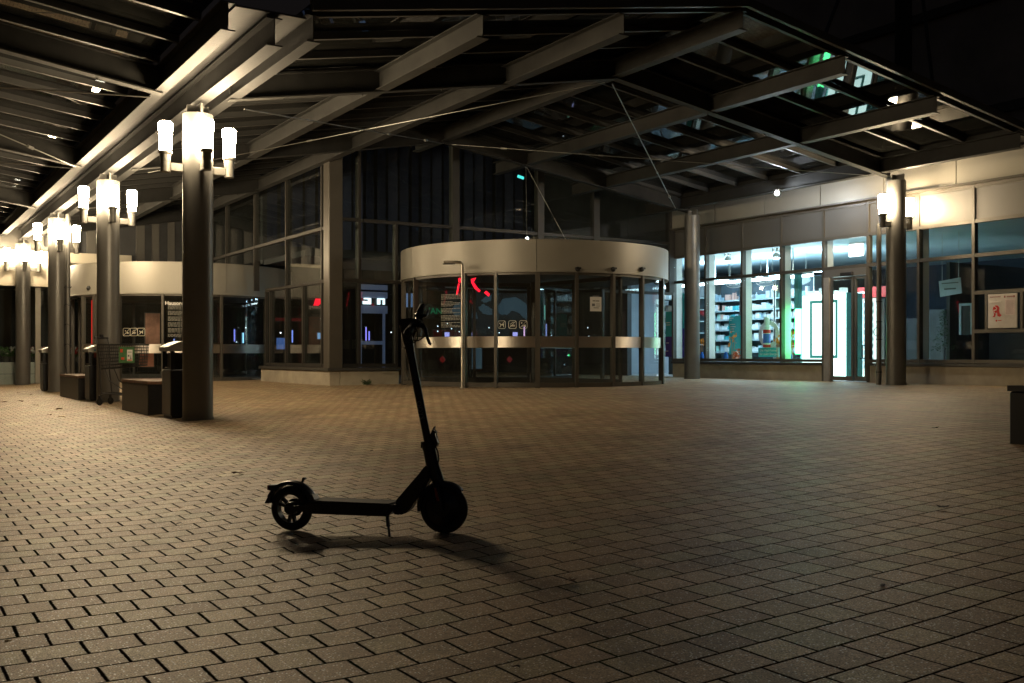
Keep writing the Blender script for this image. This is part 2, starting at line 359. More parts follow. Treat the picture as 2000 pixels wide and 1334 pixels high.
# ---------------------------------------------------------------- columns with wall lamps
def column(x, y, top, label, group, r_=0.19):
    t = thing('steel_column', (x, y, gz(x)), label, 'column', group)
    bm = NB(); lathe(bm, [(r_, -0.02), (r_, top - gz(x) - 0.12)], 40); mk('shaft', bm, M_COL, t, True)
    bm = NB(); box(bm, -0.015, 0.015, -r_, r_ + 0.05, top - gz(x) - 0.118, top - gz(x)); box(bm, -0.14, 0.14, -0.014, 0.014, top - gz(x) - 0.12, top - gz(x) - 0.002); mk('cap_plate', bm, M_COL, t)
    bm = NB(); lathe(bm, [(r_ + 0.012, -0.02), (r_ + 0.012, 0.03)], 40); mk('base_ring', bm, M_COL, t, True)
    return t
LP = {'n': None}
def lamp(x, y, z, dirv, label, group):
    """cup lamp on a short arm; (x, y) is the column axis, z the top of the shade"""
    a = math.atan2(dirv[1], dirv[0])
    if LP['n'] is None:
        t = thing('column_lamp', (x, y, z), label, 'lamp', group, a)
        bm = NB(); box(bm, 0.18, 0.35, -0.03, 0.03, -0.62, -0.52); bev(bm, 0.006, 1); mk('arm', bm, M_SOCK, t)
        bm = NB(); lathe(bm, [(0.056, -0.64), (0.06, -0.635), (0.06, -0.52), (0.057, -0.518), (0.057, -0.512), (0.06, -0.51), (0.066, -0.42), (0.082, -0.405), (0.084, -0.375), (0.05, -0.374)], 28, (0.405, 0)); mk('socket', bm, M_SOCK, t, True)
        bm = NB(); lathe(bm, [(0.072, -0.373), (0.078, -0.2), (0.088, -0.06), (0.089, -0.03), (0.07, -0.004), (0.03, 0.0)], 28, (0.405, 0)); mk('lamp_shade', bm, M_SHADE, t, True)
        LP['n'] = t; return t
    s = LP['n']; t = s.copy(); C.objects.link(t); t.location = (x, y, z); t.rotation_euler = (0, 0, a); tag(t, label, 'lamp', group)
    for ch in s.children:
        c_ = ch.copy(); C.objects.link(c_); c_.parent = t
    return t
cn = ['nearest column on the left', 'second column, behind the shopping cart', 'third column, with the cable wrapped pipe', 'farthest column at the left edge']
cl = ['thick round grey steel column nearest the scooter, beside the front litter bin', 'round grey steel column behind the shopping cart', 'grey steel column with a wire wrapped drainpipe at its side', 'farthest and thinnest looking grey column at the left edge, before the flower shop']
for i, y in enumerate(PY):
    column(3.55, y, ZB[3.57] - 0.03, cl[i], 'steel columns of the left row')
    zt = 3.88
    for dv, nm in (((-1, 0), 'left of'), ((0, -1), 'in front of'), ((1, 0), 'right of'), ((0, 1), 'hidden behind')):
        lamp(3.55, y, zt, dv, 'lit frosted cup lamp %s the %s' % (nm, cn[i]), 'cup lamps on the columns')
column(17.2, 13.17, ZB[16.9] - 0.03, 'grey steel column between two cup lamps by the pharmacy door', 'steel columns of the pharmacy row')
column(17.2, 19.12, ZB[16.9] - 0.03, 'slim grey column without lamps right of the big revolving door', 'steel columns of the pharmacy row')
column(17.2, 7.2, ZB[16.9] - 0.03, 'grey steel column of the pharmacy row outside the right edge', 'steel columns of the pharmacy row')
lamp(17.2, 13.17, 4.07, (-1, 0), 'lit frosted cup lamp left of the column by the pharmacy door', 'cup lamps on the columns')
lamp(17.2, 13.17, 4.07, (1, 0), 'lit frosted cup lamp right of the column by the pharmacy door', 'cup lamps on the columns')
# drainpipes
t = thing('drainpipe', (3.75, 24.93, gz(3.7)), 'grey drainpipe wrapped with black wire beside the third column', 'drainpipe')
bm = NB(); lathe(bm, [(0.05, -0.02), (0.05, 4.0)], 16); mk('pipe', bm, M_COL, t, True)
bm = NB()
for z in (0.35, 1.05, 1.5, 1.95, 2.35): tube(bm, [(0.075 * math.cos(a), 0.075 * math.sin(a), z + 0.02 * math.sin(3 * a + z)) for a in [k * math.pi / 8 for k in range(16)]], 0.007, 5, True)
tube(bm, [(0.06, -0.05, 0.1), (-0.07, -0.04, 0.6), (-0.075, -0.03, 1.3), (-0.06, -0.05, 2.4)], 0.006, 5)
mk('wire_wrap', bm, M_BLACK, t)
t = thing('drainpipe', (17.0, 13.42, gz(17)), 'slim drainpipe with black straps along the column by the pharmacy door', 'drainpipe')
bm = NB(); lathe(bm, [(0.05, -0.02), (0.05, 3.2)], 16); mk('pipe', bm, M_COL, t, True)
bm = NB()
for z in (0.25, 0.9, 1.25, 1.65): tube(bm, [(0.058 * math.cos(a), 0.058 * math.sin(a), z) for a in [k * math.pi / 8 for k in range(16)]], 0.009, 5, True)
tube(bm, [(-0.06, 0.0 + 0.07 * math.cos(a), 1.05 + 0.09 * math.sin(a)) for a in [k * math.pi / 6 for k in range(12)]], 0.008, 5, True)
mk('strap', bm, M_BLACK, t)
# spot light under the canopy
t = thing('spotlight', (16.6, 15.75, 4.45), 'small bright white spotlight under the canopy beam', 'spotlight')
bm = NB(); lathe(bm, [(0.05, -0.02), (0.07, 0.06), (0.03, 0.09)], 20); mk('housing', bm, M_DARKF, t, True)
bm = NB(); bmesh.ops.create_icosphere(bm, subdivisions=2, radius=0.045, matrix=Matrix.Translation((-0.02, -0.02, -0.03))); mk('bulb', bm, emis('spot_bulb', (0.85, 0.92, 1.0), 1600), t, True)

# ---------------------------------------------------------------- pharmacy front (wall along x = 18)
PX = 18.0; zb = gz(PX)
ph = thing('pharmacy_building', (PX, 15.0, zb), 'single storey pharmacy front with lit shop windows, stone plinth and cladding above', 'building')
def bp(name, bm, m, smooth=False, parent=None):
    bmesh.ops.translate(bm, verts=bm.verts[:], vec=Vector((-PX, -15.0, -zb))); return mk(name, bm, m, parent or ph, smooth)
MUL = [20.72, 19.47, 18.18, 16.92, 15.67, 14.46, 13.22, 12.0, 10.75, 9.5, 8.25, 7.0]
Z0, Z1, Z2, Z3 = 0.76, 2.84, 3.50, 4.20
for i, y in enumerate(MUL):
    bm = NB(); zlo = Z0 if i not in (4, 5) else zb - 0.01
    box(bm, PX - 0.05, PX + 0.07, y - 0.03, y + 0.03, zlo, Z3); bp('mullion', bm, M_FRAME)
for i, (a, b_) in enumerate(zip(MUL, MUL[1:])):
    door = i == 4
    for z in ((Z0 + 0.04, Z1, Z2, Z3 - 0.03) if not door else (Z1, Z2, Z3 - 0.03)):
        bm = NB(); box(bm, PX - 0.045, PX + 0.065, b_ + 0.031, a - 0.031, z - 0.035, z + 0.035); bp('transom', bm, M_FRAME)
    bm = NB(); box(bm, PX - 0.004, PX + 0.004, b_ + 0.031, a - 0.031, Z1 + 0.036, Z2 - 0.036); bp('window_pane', bm, M_PGLASS)
    bm = NB(); box(bm, PX - 0.02, PX + 0.02, b_ + 0.032, a - 0.032, Z2 + 0.036, Z3 - 0.066); bp('cladding_panel', bm, M_CLAD)
    if not door:
        bm = NB(); box(bm, PX - 0.004, PX + 0.004, b_ + 0.031, a - 0.031, Z0 + 0.076, Z1 - 0.036); bp('window_pane', bm, M_PGLASS)
for a, b_ in ((20.74, 15.70), (14.43, 6.0)):
    bm = NB(); box(bm, PX - 0.03, PX + 0.25, b_, a, zb - 0.05, 0.70); bev(bm, 0.012, 1); bp('plinth', bm, M_STONE)
    bm = NB(); box(bm, PX - 0.09, PX + 0.2, b_ + 0.002, a - 0.002, 0.703, 0.757); bp('sill', bm, M_DARKF)
y = 20.7
while y > 6.2:
    bm = NB(); box(bm, PX - 0.14, PX + 0.3, y - 1.67, y - 0.01, 4.24, 4.72); bp('fascia_panel', bm, M_FASC); y -= 1.68
bm = NB(); box(bm, PX - 0.2, PX + 0.3, 6.0, 20.7, 4.205, 4.237); bp('fascia_trim', bm, M_FRAME)
bm = NB(); box(bm, PX - 0.2, PX + 0.3, 6.0, 20.7, 4.723, 4.76); bp('coping', bm, M_FRAME)
bm = NB(); box(bm, PX + 0.31, PX + 8.6, 6.0, 24.6, 4.3, 4.6); bp('roof_slab', bm, M_DARKW)
bm = NB(); box(bm, PX + 0.15, PX + 8.5, 6.05, 24.5, 3.56, 3.60); bp('ceiling', bm, mat('white_ceiling', (0.62, 0.74, 0.82), 0.8, 0, 0.05, 1.0))
bm = NB(); box(bm, PX + 0.1, PX + 8.5, 6.05, 24.5, zb - 0.04, zb + 0.01); bp('floor', bm, mat('pharmacy_floor', (0.6, 0.62, 0.63), 0.35))
bm = NB(); box(bm, PX + 8.4, PX + 8.5, 6.05, 24.5, zb + 0.012, 3.558); bp('back_wall', bm, mat('pharmacy_wall', (0.045, 0.06, 0.085), 0.8))
bm = NB(); box(bm, PX + 0.28, PX + 8.39, 24.4, 24.5, zb + 0.012, 3.558); bp('side_wall', bm, M_MIDW)
for i, y in enumerate(MUL[:7]):
    if i == 5: continue
    bm = NB(); box(bm, PX + 0.071, PX + 0.27, y - 0.025, y + 0.025, 0.80 if i != 4 else zb + 0.02, 3.55); bp('inner_fin', bm, M_WHITE)
bm = NB(); box(bm, 19.9, 26.35, 13.86, 13.94, zb + 0.012, 2.95); bp('light_blocker', bm, M_DARKW)  # added dark screen, keeps the shop lighting out of the right windows
# sliding door between the two tall mullions
dr = bp('sliding_door', NB(), M_FRAME)
def dp(name, bm, m):
    bmesh.ops.translate(bm, verts=bm.verts[:], vec=Vector((-PX, -15.0, -zb))); return mk(name, bm, m, dr)
a, b_ = 15.63, 14.50; mid = onX(1669, PX)
for y0, y1 in ((mid + 0.02, a - 0.16), (b_ + 0.01, mid - 0.02)):
    bm = NB()
    box(bm, PX - 0.03, PX + 0.02, y0, y0 + 0.045, zb + 0.02, 2.62); box(bm, PX - 0.03, PX + 0.02, y1 - 0.045, y1, zb + 0.02, 2.62)
    box(bm, PX - 0.028, PX + 0.018, y0 + 0.046, y1 - 0.046, zb + 0.02, zb + 0.12); box(bm, PX - 0.028, PX + 0.018, y0 + 0.046, y1 - 0.046, 2.57, 2.62); dp('door_frame', bm, M_COL)
    bm = NB(); box(bm, PX - 0.008, PX + 0.0, y0 + 0.046, y1 - 0.046, zb + 0.121, 2.569); dp('door_pane', bm, M_PGLASS)
bm = NB(); box(bm, PX - 0.05, PX + 0.08, b_ + 0.0, a, 2.64, Z1 - 0.036); dp('door_header', bm, M_COL)
bm = NB(); box(bm, PX - 0.07, PX + 0.06, a - 0.15, a - 0.0, zb, 2.638); dp('door_jamb', bm, mat('jamb_grey', (0.3, 0.29, 0.27), 0.5))
bm = NB(); box(bm, PX - 0.12, PX - 0.052, mid - 0.02, mid + 0.30, 2.64, 2.72); bev(bm, 0.01, 1); dp('motion_sensor', bm, M_BLACK)
bm = NB(); box(bm, PX - 0.10, PX - 0.08, b_ + 0.05, b_ + 0.07, 0.86, 1.12); box(bm, PX - 0.1, PX - 0.03, b_ + 0.05, b_ + 0.12, 0.84, 0.858); box(bm, PX - 0.1, PX - 0.03, b_ + 0.05, b_ + 0.07, 1.122, 1.14); dp('door_handle', bm, M_BLACK)
# notice board set into the right window
y0, y1 = onX(1935, PX), onX(1992, PX)
zt_, zb2 = zat(574, PX, (y0 + y1) / 2), zat(641, PX, (y0 + y1) / 2)
for z in (zt_ + 0.05, zb2 - 0.05):
    bm = NB(); box(bm, PX - 0.055, PX - 0.006, MUL[8] + 0.032, MUL[7] - 0.032, z - 0.035, z + 0.035); bp('window_bar', bm, M_FRAME)
for y in (y0 + 0.06, y1 - 0.06):
    bm = NB(); box(bm, PX - 0.053, PX - 0.006, y - 0.028, y + 0.028, zb2 - 0.014, zt_ + 0.014); bp('window_bar', bm, M_FRAME)
t = thing('notice_board', (PX - 0.07, (y0 + y1) / 2, zb2), 'white pharmacy notice board with a red letter A emblem, set in the right window', 'notice board')
hw = (y0 - y1) / 2; hh = zt_ - zb2
bm = NB(); box(bm, -0.02, 0.012, -hw, hw, 0.0, hh); bev(bm, 0.006, 1); mk('board', bm, mat('board_white', (0.62, 0.58, 0.54), 0.5), t)
M_RED = mat('signal_red', (0.55, 0.02, 0.015), 0.45, 0, 0.05)
bm = NB()
A = [(-.30, -.5), (-.16, -.34), (-.20, -.1), (-.27, .12), (-.22, .36), (-.05, .5), (.12, .48), (.26, .3), (.24, .0), (.30, -.25), (.44, -.34), (.30, -.5), (.10, -.42), (.08, -.14), (-.02, -.14), (-.03, -.3), (-.10, -.5)]
vs = [bm.verts.new((-0.024, -x * hh * 0.40 + hw * 0.42, hh * 0.50 + z * hh * 0.34)) for x, z in A]; f = bm.faces.new(vs)
r_ = bmesh.ops.extrude_face_region(bm, geom=[f]); bmesh.ops.translate(bm, verts=[v for v in r_['geom'] if isinstance(v, bmesh.types.BMVert)], vec=(0.003, 0, 0)); bmesh.ops.triangulate(bm, faces=bm.faces[:])
em = mk('emblem', bm, M_RED, t)
bm = NB(); pts = [(-0.0285, hw * 0.42 + 0.03 * math.sin(k * 0.9) + 0.012, hh * 0.44 + k * 0.017) for k in range(9)]; tube(bm, pts, 0.005, 5); box(bm, -0.03, -0.026, hw * 0.42 - 0.01, hw * 0.42 + 0.055, hh * 0.52, hh * 0.54); mk('snake_and_bowl', bm, M_WHITE, t)
bm = NB(); box(bm, -0.028, -0.021, hw * 0.06, hw * 0.88, hh * 0.755, hh * 0.785); mk('light_strip', bm, M_WHITE, t)
bm = NB(); box(bm, -0.026, -0.021, -hw * 0.86, -hw * 0.2, hh * 0.38, hh * 0.84); mk('paper_sheet', bm, mat('paper_pink', (0.7, 0.6, 0.58), 0.7), t)
bm = NB()
for k in range(12): box(bm, -0.0285, -0.0265, -hw * (0.80 - 0.1 * random.random()), -hw * 0.26, hh * (0.42 + k * 0.034), hh * (0.428 + k * 0.034))
mk('print_lines', bm, mat('pale_print', (0.35, 0.25, 0.25), 0.7), t)
bm = NB()
for k in range(10): box(bm, -0.024, -0.021, hw * (0.84 - k * 0.075), hw * (0.84 - k * 0.075) - 0.014, hh * 0.905, hh * 0.93)
for s_ in (-0.85, -0.22): box(bm, -0.024, -0.0208, hw * s_, hw * (s_ + 0.1), hh * 0.88, hh * 0.94)
for k in range(6): box(bm, -0.024, -0.0206, -hw * (0.32 + k * 0.07), -hw * (0.36 + k * 0.07), hh * 0.89, hh * 0.93)
mk('heading_marks', bm, mat('dull_red_print', (0.3, 0.1, 0.09), 0.6), t)
bm = NB(); bmesh.ops.create_circle(bm, cap_ends=True, radius=0.018, segments=16, matrix=Matrix.Translation((-0.0215, hw * 0.40, hh * 0.22)) @ Matrix.Rotation(R(90), 4, 'Y')); box(bm, -0.024, -0.021, hw * 0.05, hw * 0.3, hh * 0.215, hh * 0.235); mk('seal', bm, M_RED, t)

# ---- pharmacy interior: lights
M_FILLPANEL = emis('fill_panel_glow', (0.52, 0.80, 1.0), 48.0)
M_PANEL2 = emis('hanging_lamp_glow', (0.75, 0.93, 1.0), 60.0)
for (x, y, lab) in ((20.3, 21.6, 'added low hung light panel behind the window left of the slim column'), (20.3, 19.6, 'added low hung light panel above the shelf behind the round promotion sign'), (20.3, 17.6, 'added low hung light panel above the white light box')):  # added panels level with the transom, to brighten shelves and ceiling
    t = thing('fill_panel', (x, y, 3.555), lab, 'fill light', 'added light panels in the pharmacy')
    bm = NB(); box(bm, -0.26, 0.26, -0.47, -0.45, -0.52, -0.46); box(bm, -0.26, 0.26, 0.45, 0.47, -0.52, -0.46); box(bm, -0.01, 0.01, -0.01, 0.01, -0.459, 0); mk('frame', bm, M_WHITE, t)
    bm = NB(); box(bm, -0.24, 0.24, -0.449, 0.449, -0.51, -0.47); mk('diffuser', bm, M_FILLPANEL, t)
xw = 18.55
y0, y1 = onX(1659, xw), onX(1686, xw)
t = thing('emergency_sign', (xw, (y0 + y1) / 2, 3.12), 'bright white box sign hanging under the ceiling above the sliding door', 'sign')
bm = NB(); box(bm, -0.03, 0.03, (y1 - y0) / 2, (y0 - y1) / 2, 0.0, 0.27); bev(bm, 0.01, 1); mk('lit_box', bm, emis('sign_white', (0.85, 0.97, 1), 6), t)
bm = NB(); box(bm, -0.02, 0.02, (y1 - y0) / 2, (y0 - y1) / 2, 0.275, 0.31); mk('rail', bm, M_WHITE, t)
for px, py, lab in ((1422, 505, 'cluster lamp hanging under the pharmacy ceiling, behind the second window from the column'), (1516, 498, 'cluster lamp hanging under the pharmacy ceiling, behind the third window from the column')):
    x = 18.9; y = onX(px, x); z = zat(py, x, y)
    t = thing('track_lamp', (x, y, z), lab, 'hanging lamp', 'track lamps in the pharmacy')
    bm = NB(); lathe(bm, [(0.05, 0.05), (0.09, -0.0), (0.10, -0.07)], 18, caps=False); lathe(bm, [(0.012, 0.05), (0.012, 3.54 - z)], 8); mk('lamp_body', bm, M_STEEL, t, True)
    bm = NB(); lathe(bm, [(0.088, -0.06), (0.08, -0.085)], 18); mk('lens', bm, M_PANEL2, t)
    bm = NB()
    for k in range(3): lathe(bm, [(0.03, 0.08), (0.045, 0.18)], 10, (0.07 * math.cos(k * 2.1), 0.07 * math.sin(k * 2.1)))
    mk('spot_heads', bm, M_STEEL, t, True)
yA, yB = 22.6, 16.98; zl_ = zat(545, 19.1, onX(1495, 19.1))
t = thing('light_rail', (19.1, (yA + yB) / 2, zl_), 'long glowing white light rail running behind the tops of the lower shop windows', 'light rail')
bm = NB(); box(bm, -0.03, 0.03, (yB - yA) / 2, (yA - yB) / 2, -0.03, 0.03); mk('tube', bm, emis('rail_glow', (0.72, 0.92, 1.0), 20), t)
bm = NB()
for q in (-2.2, 0, 2.2): box(bm, -0.008, 0.008, q, q + 0.016, 0.031, 3.555 - zl_)
mk('hanger', bm, M_STEEL, t)
# ---- shelves and goods
M_SH = mat('glass_shelf', (0.45, 0.55, 0.56), 0.3, 0.1, 0.05)
M_SHB = mat('shelf_back', (0.10, 0.13, 0.15), 0.6, 0, 0.1)
GC = [mat('carton_' + n, c, 0.5, 0, 0.03) for n, c in (('white', (0.8, 0.82, 0.82)), ('pale_blue', (0.45, 0.6, 0.7)), ('teal', (0.05, 0.35, 0.38)), ('blue', (0.05, 0.12, 0.45)), ('red', (0.5, 0.08, 0.06)), ('mint', (0.4, 0.7, 0.6)), ('salmon', (0.7, 0.4, 0.32)), ('violet', (0.2, 0.12, 0.4)))]
LVL = [1.02, 1.36, 1.66, 1.96, 2.22, 2.52]
lvn = ['lowest', 'second lowest', 'third lowest', 'third highest', 'second highest', 'top']
def carton_mesh(kind, wd, dp_, hg, m):
    bm = NB()
    if kind == 'box': box(bm, -dp_ / 2, dp_ / 2, -wd / 2, wd / 2, 0, hg); box(bm, -dp_ / 2 - 0.001, -dp_ / 2 + 0.002, -wd / 2 + 0.008, wd / 2 - 0.008, hg * 0.3, hg * 0.36)
    else: lathe(bm, [(wd * 0.45, 0), (wd * 0.45, hg * 0.7), (wd * 0.2, hg * 0.82), (wd * 0.22, hg * 0.84), (wd * 0.22, hg)], 12)
    me = bpy.data.meshes.new(kind); bmesh.ops.recalc_face_normals(bm, faces=bm.faces[:]); bm.to_mesh(me); bm.free(); me.materials.append(m); return me
CM = {}
for mi in range(len(GC)):
    CM[('box', mi)] = carton_mesh('box', 1, 1, 1, GC[mi]); CM[('bottle', mi)] = carton_mesh('bottle', 1, 1, 1, GC[mi])
cnm = ['white', 'pale blue', 'teal', 'blue', 'red', 'mint green', 'salmon pink', 'violet']
def fill(x, ya, yb, z, pal, where, maxh=0.24, dens=0.96, prefer=None, wm=1.25):
    y = ya - 0.05
    while y > yb + 0.08:
        wd = random.uniform(0.05, 0.15) * wm; hg = random.uniform(0.11, maxh); mi = random.choice(pal)
        kd = prefer or random.choice(['box', 'box', 'box', 'bottle']); 
        if kd == 'bottle': wd = random.uniform(0.05, 0.08)
        if random.random() < dens:
            o = bpy.data.objects.new('medicine_box' if kd == 'box' else 'bottle', CM[(kd, mi)]); C.objects.link(o)
            o.location = (x + random.uniform(-0.05, 0.03), y - wd / 2, z); o.scale = (wd if kd == 'bottle' else 0.09, wd, hg)
            n_ = 'box' if kd == 'box' else 'bottle'
            tag(o, '%s %s %s' % (cnm[mi], 'box' if kd == 'box' else 'bottle', where), n_, '%s %s %s' % (cnm[mi], 'boxes' if kd == 'box' else 'bottles', where))
        y -= wd + random.choice([0.005, 0.01, 0.03])
units = [(24.1, 22.95, 'shelf half hidden by the slim column'), (22.9, 21.65, 'shelf right of the slim column'), (21.6, 20.35, 'shelf behind the round promotion sign'), (20.3, 18.9, 'shelf left of the white light box')]
pals = [[1, 5, 1, 2, 0], [0, 0, 1, 2, 5, 6], [0, 0, 0, 0, 1], [0, 0, 0, 5, 0]]
for u, (ya, yb, wh) in enumerate(units):
    x = 21.5
    t = thing('product_shelf', (x, (ya + yb) / 2, zb), 'tall glass product shelf, the ' + wh, 'shelf', 'product shelves in the pharmacy')
    hw = (ya - yb) / 2
    bm = NB(); box(bm, 0.22, 0.25, -hw, hw, 0.02, 2.75); mk('back_panel', bm, M_SHB, t)
    for z in LVL + [0.72]:
        bm = NB(); box(bm, -0.18, 0.219, -hw + 0.031, hw - 0.031, z - zb - 0.02, z - zb); box(bm, -0.19, -0.181, -hw + 0.031, hw - 0.031, z - zb - 0.03, z - zb + 0.012); mk('shelf_board', bm, M_SH, t)
    for s_ in (-1, 1):
        bm = NB(); box(bm, -0.18, 0.219, s_ * hw - 0.03 * (s_ > 0), s_ * hw + 0.03 * (s_ < 0), 0.02, 2.7); mk('side_post', bm, M_STEEL, t)
    for li, z in enumerate(LVL):
        pal = pals[u]
        if u == 1 and li == 2: pal = [2, 2, 0]
        if u == 1 and li == 5: pal = [6, 0, 1]
        fill(x - 0.04, ya, yb, z + 0.001, pal, 'on the %s board, %s' % (lvn[li], wh), 0.2 if li < 5 else 0.27)
M_LIGHTBOX = emis('lightbox_white', (0.72, 1.0, 0.94), 5.0)
M_TEAL = emis('lightbox_teal', (0.06, 0.5, 0.42), 0.6)
x = 20.0; y0, y1 = onX(1567, x), onX(1655, x); zt_, zl = zat(573, x, y1), zb + 0.02
t = thing('light_box', (x, (y0 + y1) / 2, zb), 'tall glowing white light box with a teal border beside the pharmacy door', 'light box')
hw = (y0 - y1) / 2; hh = zt_ - zb
bm = NB(); box(bm, -0.02, 0.5, -hw, hw, 0.02, hh); bev(bm, 0.02, 1); mk('case', bm, M_LIGHTBOX, t)
bm = NB(); wi, th_ = hw * 0.62, 0.075; z0_, z1_ = 0.50, hh - 0.13
box(bm, -0.03, -0.022, -wi, -wi + th_, z0_, z1_); box(bm, -0.03, -0.022, wi - th_, wi, z0_, z1_); box(bm, -0.03, -0.022, -wi + th_, wi - th_, z0_, z0_ + th_); box(bm, -0.03, -0.022, -wi + th_, wi - th_, z1_ - th_, z1_); mk('border', bm, M_TEAL, t)
bm = NB(); box(bm, -0.05, 0.52, -hw - 0.025, -hw + 0.0, 0.0, hh + 0.02); box(bm, -0.05, 0.52, hw, hw + 0.025, 0.0, hh + 0.02); mk('edge_profile', bm, mat('teal_edge', (0.2, 0.6, 0.6), 0.4), t)
for k, (yy, wd, hg) in enumerate(((0.45, 0.16, 0.12), (0.2, 0.12, 0.18), (-0.15, 0.2, 0.1), (-0.42, 0.1, 0.16))):
    o = bpy.data.objects.new('medicine_box', CM[('box', 0)]); C.objects.link(o); o.location = (x + 0.2, (y0 + y1) / 2 + yy, zb + hh); o.scale = (0.2, wd, hg)
    tag(o, 'white carton lying on top of the glowing light box', 'box', 'cartons on the light box')
# green light strip behind the mullion left of the light box
t = thing('green_light_strip', (18.32, 16.72, 0.95), 'tall glowing green light strip behind the window frame beside the door', 'light strip')
bm = NB(); box(bm, -0.06, 0.06, -0.05, 0.05, 0, 1.05); bev(bm, 0.012, 1); mk('tube_case', bm, emis('green_neon', (0.10, 1.0, 0.30), 14), t)
bm = NB(); box(bm, -0.065, 0.065, -0.06, 0.06, 1.052, 1.85); mk('upper_case', bm, mat('teal_case', (0.1, 0.4, 0.45), 0.4), t)
# right hand displays seen through the door
t = thing('display_rack', (21.2, onX(1685, 21.2), zb), 'slim white display rack with hanging blister packs, seen through the door', 'display rack')
bm = NB(); box(bm, 0, 0.3, -0.42, 0.42, 0.0, 2.0); mk('panel', bm, M_WHITE, t)
bm = NB()
for k in range(10):
    for j in range(3): box(bm, -0.05, -0.01, -0.32 + j * 0.25, -0.2 + j * 0.25, 0.25 + k * 0.17, 0.36 + k * 0.17)
mk('blister_packs', bm, GC[1], t)
bm = NB()
for k in range(8): box(bm, -0.07, -0.052, 0.0 + (k % 3) * 0.12, 0.05 + (k % 3) * 0.12, 0.35 + k * 0.19, 0.42 + k * 0.19)
mk('red_labels', bm, M_RED, t)
t = thing('header_sign', (21.1, onX(1700, 21.1), 2.36), 'dark red header sign with a white edge above the display rack', 'sign')
bm = NB(); box(bm, -0.02, 0.1, -0.7, 0.45, 0, 0.26); mk('sign_board', bm, M_RED, t)
bm = NB(); box(bm, -0.025, -0.021, 0.16, 0.42, 0.1, 0.15); mk('white_strip', bm, M_WHITE, t)
t = thing('product_shelf', (22.2, onX(1662, 22.2), zb), 'narrow shelf with blue packs, seen through the glass door', 'shelf', 'product shelves in the pharmacy')
bm = NB(); box(bm, 0.2, 0.23, -0.5, 0.5, 0, 2.1); mk('back_panel', bm, M_SHB, t)
yc = onX(1662, 22.2)
for wz, z in (('lowest', 0.55), ('second lowest', 0.85), ('third lowest', 1.15), ('third highest', 1.45), ('second highest', 1.75), ('top', 2.05)):
    bm = NB(); box(bm, -0.15, 0.199, -0.5, 0.5, z - zb - 0.02, z - zb); mk('shelf_board', bm, M_SH, t)
    fill(22.15, yc + 0.48, yc - 0.48, z + 0.001, [3, 3, 0, 1], 'on the %s board of the narrow shelf seen through the door' % wz, 0.2)
# window dressing
t = thing('display_ledge', (18.45, 18.2, 0.82), 'pale wooden display ledge running behind the shop windows', 'ledge')
bm = NB(); box(bm, -0.2, 0.25, -2.4 + 1.2, 2.45, -0.03, 0.0); mk('board', bm, mat('pale_wood', (0.45, 0.36, 0.2), 0.5, 0, 0.15, 12), t)
for yy in (-1.0, 0.4, 2.2):
    bm = NB(); box(bm, -0.1, 0.15, yy - 0.02, yy + 0.02, -0.47, -0.031); mk('bracket', bm, M_STEEL, t)
def poster(px0, px1, py0, py1, x, col, label, lines=None, low=None, tilt=0):
    y0, y1 = onX(px0, x), onX(px1, x); zt_, zl = zat(py0, x, (y0 + y1) / 2), zat(py1, x, (y0 + y1) / 2)
    t = thing('poster', (x, (y0 + y1) / 2, zl), label, 'poster'); hw = (y0 - y1) / 2; hh = zt_ - zl
    bm = NB(); box(bm, 0, 0.008, -hw, hw, 0, hh); mk('sheet', bm, mat('poster_sheet', col, 0.5, 0, 0.04), t)
    if low: bm = NB(); box(bm, -0.003, -0.001, -hw, hw, 0, hh * 0.45); mk('lower_field', bm, mat('poster_low', low, 0.5), t)
    if lines:
        bm = NB()
        for k, (zz, l) in enumerate(lines): box(bm, -0.006, -0.0035, hw * 0.8 - l * hw * 1.6, hw * 0.8, hh * zz, hh * zz + 0.022)
        mk('text_lines', bm, M_WHITE, t)
    return t
TEAL = (0.04, 0.52, 0.56)
poster(1424, 1448, 617, 692, 18.95, TEAL, 'teal poster with small white lines behind the leaf decoration', [(0.93, .35), (0.88, .15), (0.77, .5), (0.71, .55), (0.65, .4), (0.59, .4)])
poster(1300, 1316, 609, 697, 18.3, TEAL, 'teal and violet poster beside the big revolving door', [(0.75, .6), (0.70, .6), (0.3, .4), (0.12, .3)], (0.06, 0.03, 0.25))
poster(1328, 1338, 573, 697, 18.3, (0.03, 0.45, 0.45), 'narrow teal poster just left of the slim column', None, (0.08, 0.04, 0.3))
# round promotion sign with a bottle
x = 18.75; yc = onX(1501, x); z0_ = zat(697, x, yc); sc_ = depth(x, yc) / F
t = thing('promotion_sign', (x, yc, z0_), 'round white ring display with a blue and white bottle on a teal lettered base', 'sign')
bm = NB(); vs1 = []; Ro, Ri = 27 * sc_, 18 * sc_; zc = 44 * sc_
lathe(bm, [(Ri, -0.01), (Ro, -0.01), (Ro, 0.01), (Ri, 0.01), (Ri, -0.01)], 40, caps=False, M=Matrix.Translation((0.02, 0, zc)) @ Matrix.Rotation(R(90), 4, 'Y')); mk('ring', bm, M_WHITE, t)
bm = NB(); box(bm, -0.01, 0.05, -27 * sc_, 26 * sc_, 0, 18 * sc_); mk('base', bm, mat('teal_base', TEAL, 0.5), t)
bm = NB(); lathe(bm, [(7 * sc_, 18 * sc_), (7 * sc_, 57 * sc_), (6 * sc_, 60 * sc_), (5.2 * sc_, 61 * sc_), (5.2 * sc_, 78 * sc_)], 20, (-0.06, 0)); mk('bottle', bm, M_WHITE, t, True)
bm = NB(); lathe(bm, [(7.3 * sc_, 27 * sc_), (7.3 * sc_, 45 * sc_)], 20, (-0.06, 0)); mk('blue_label', bm, GC[3], t, True)
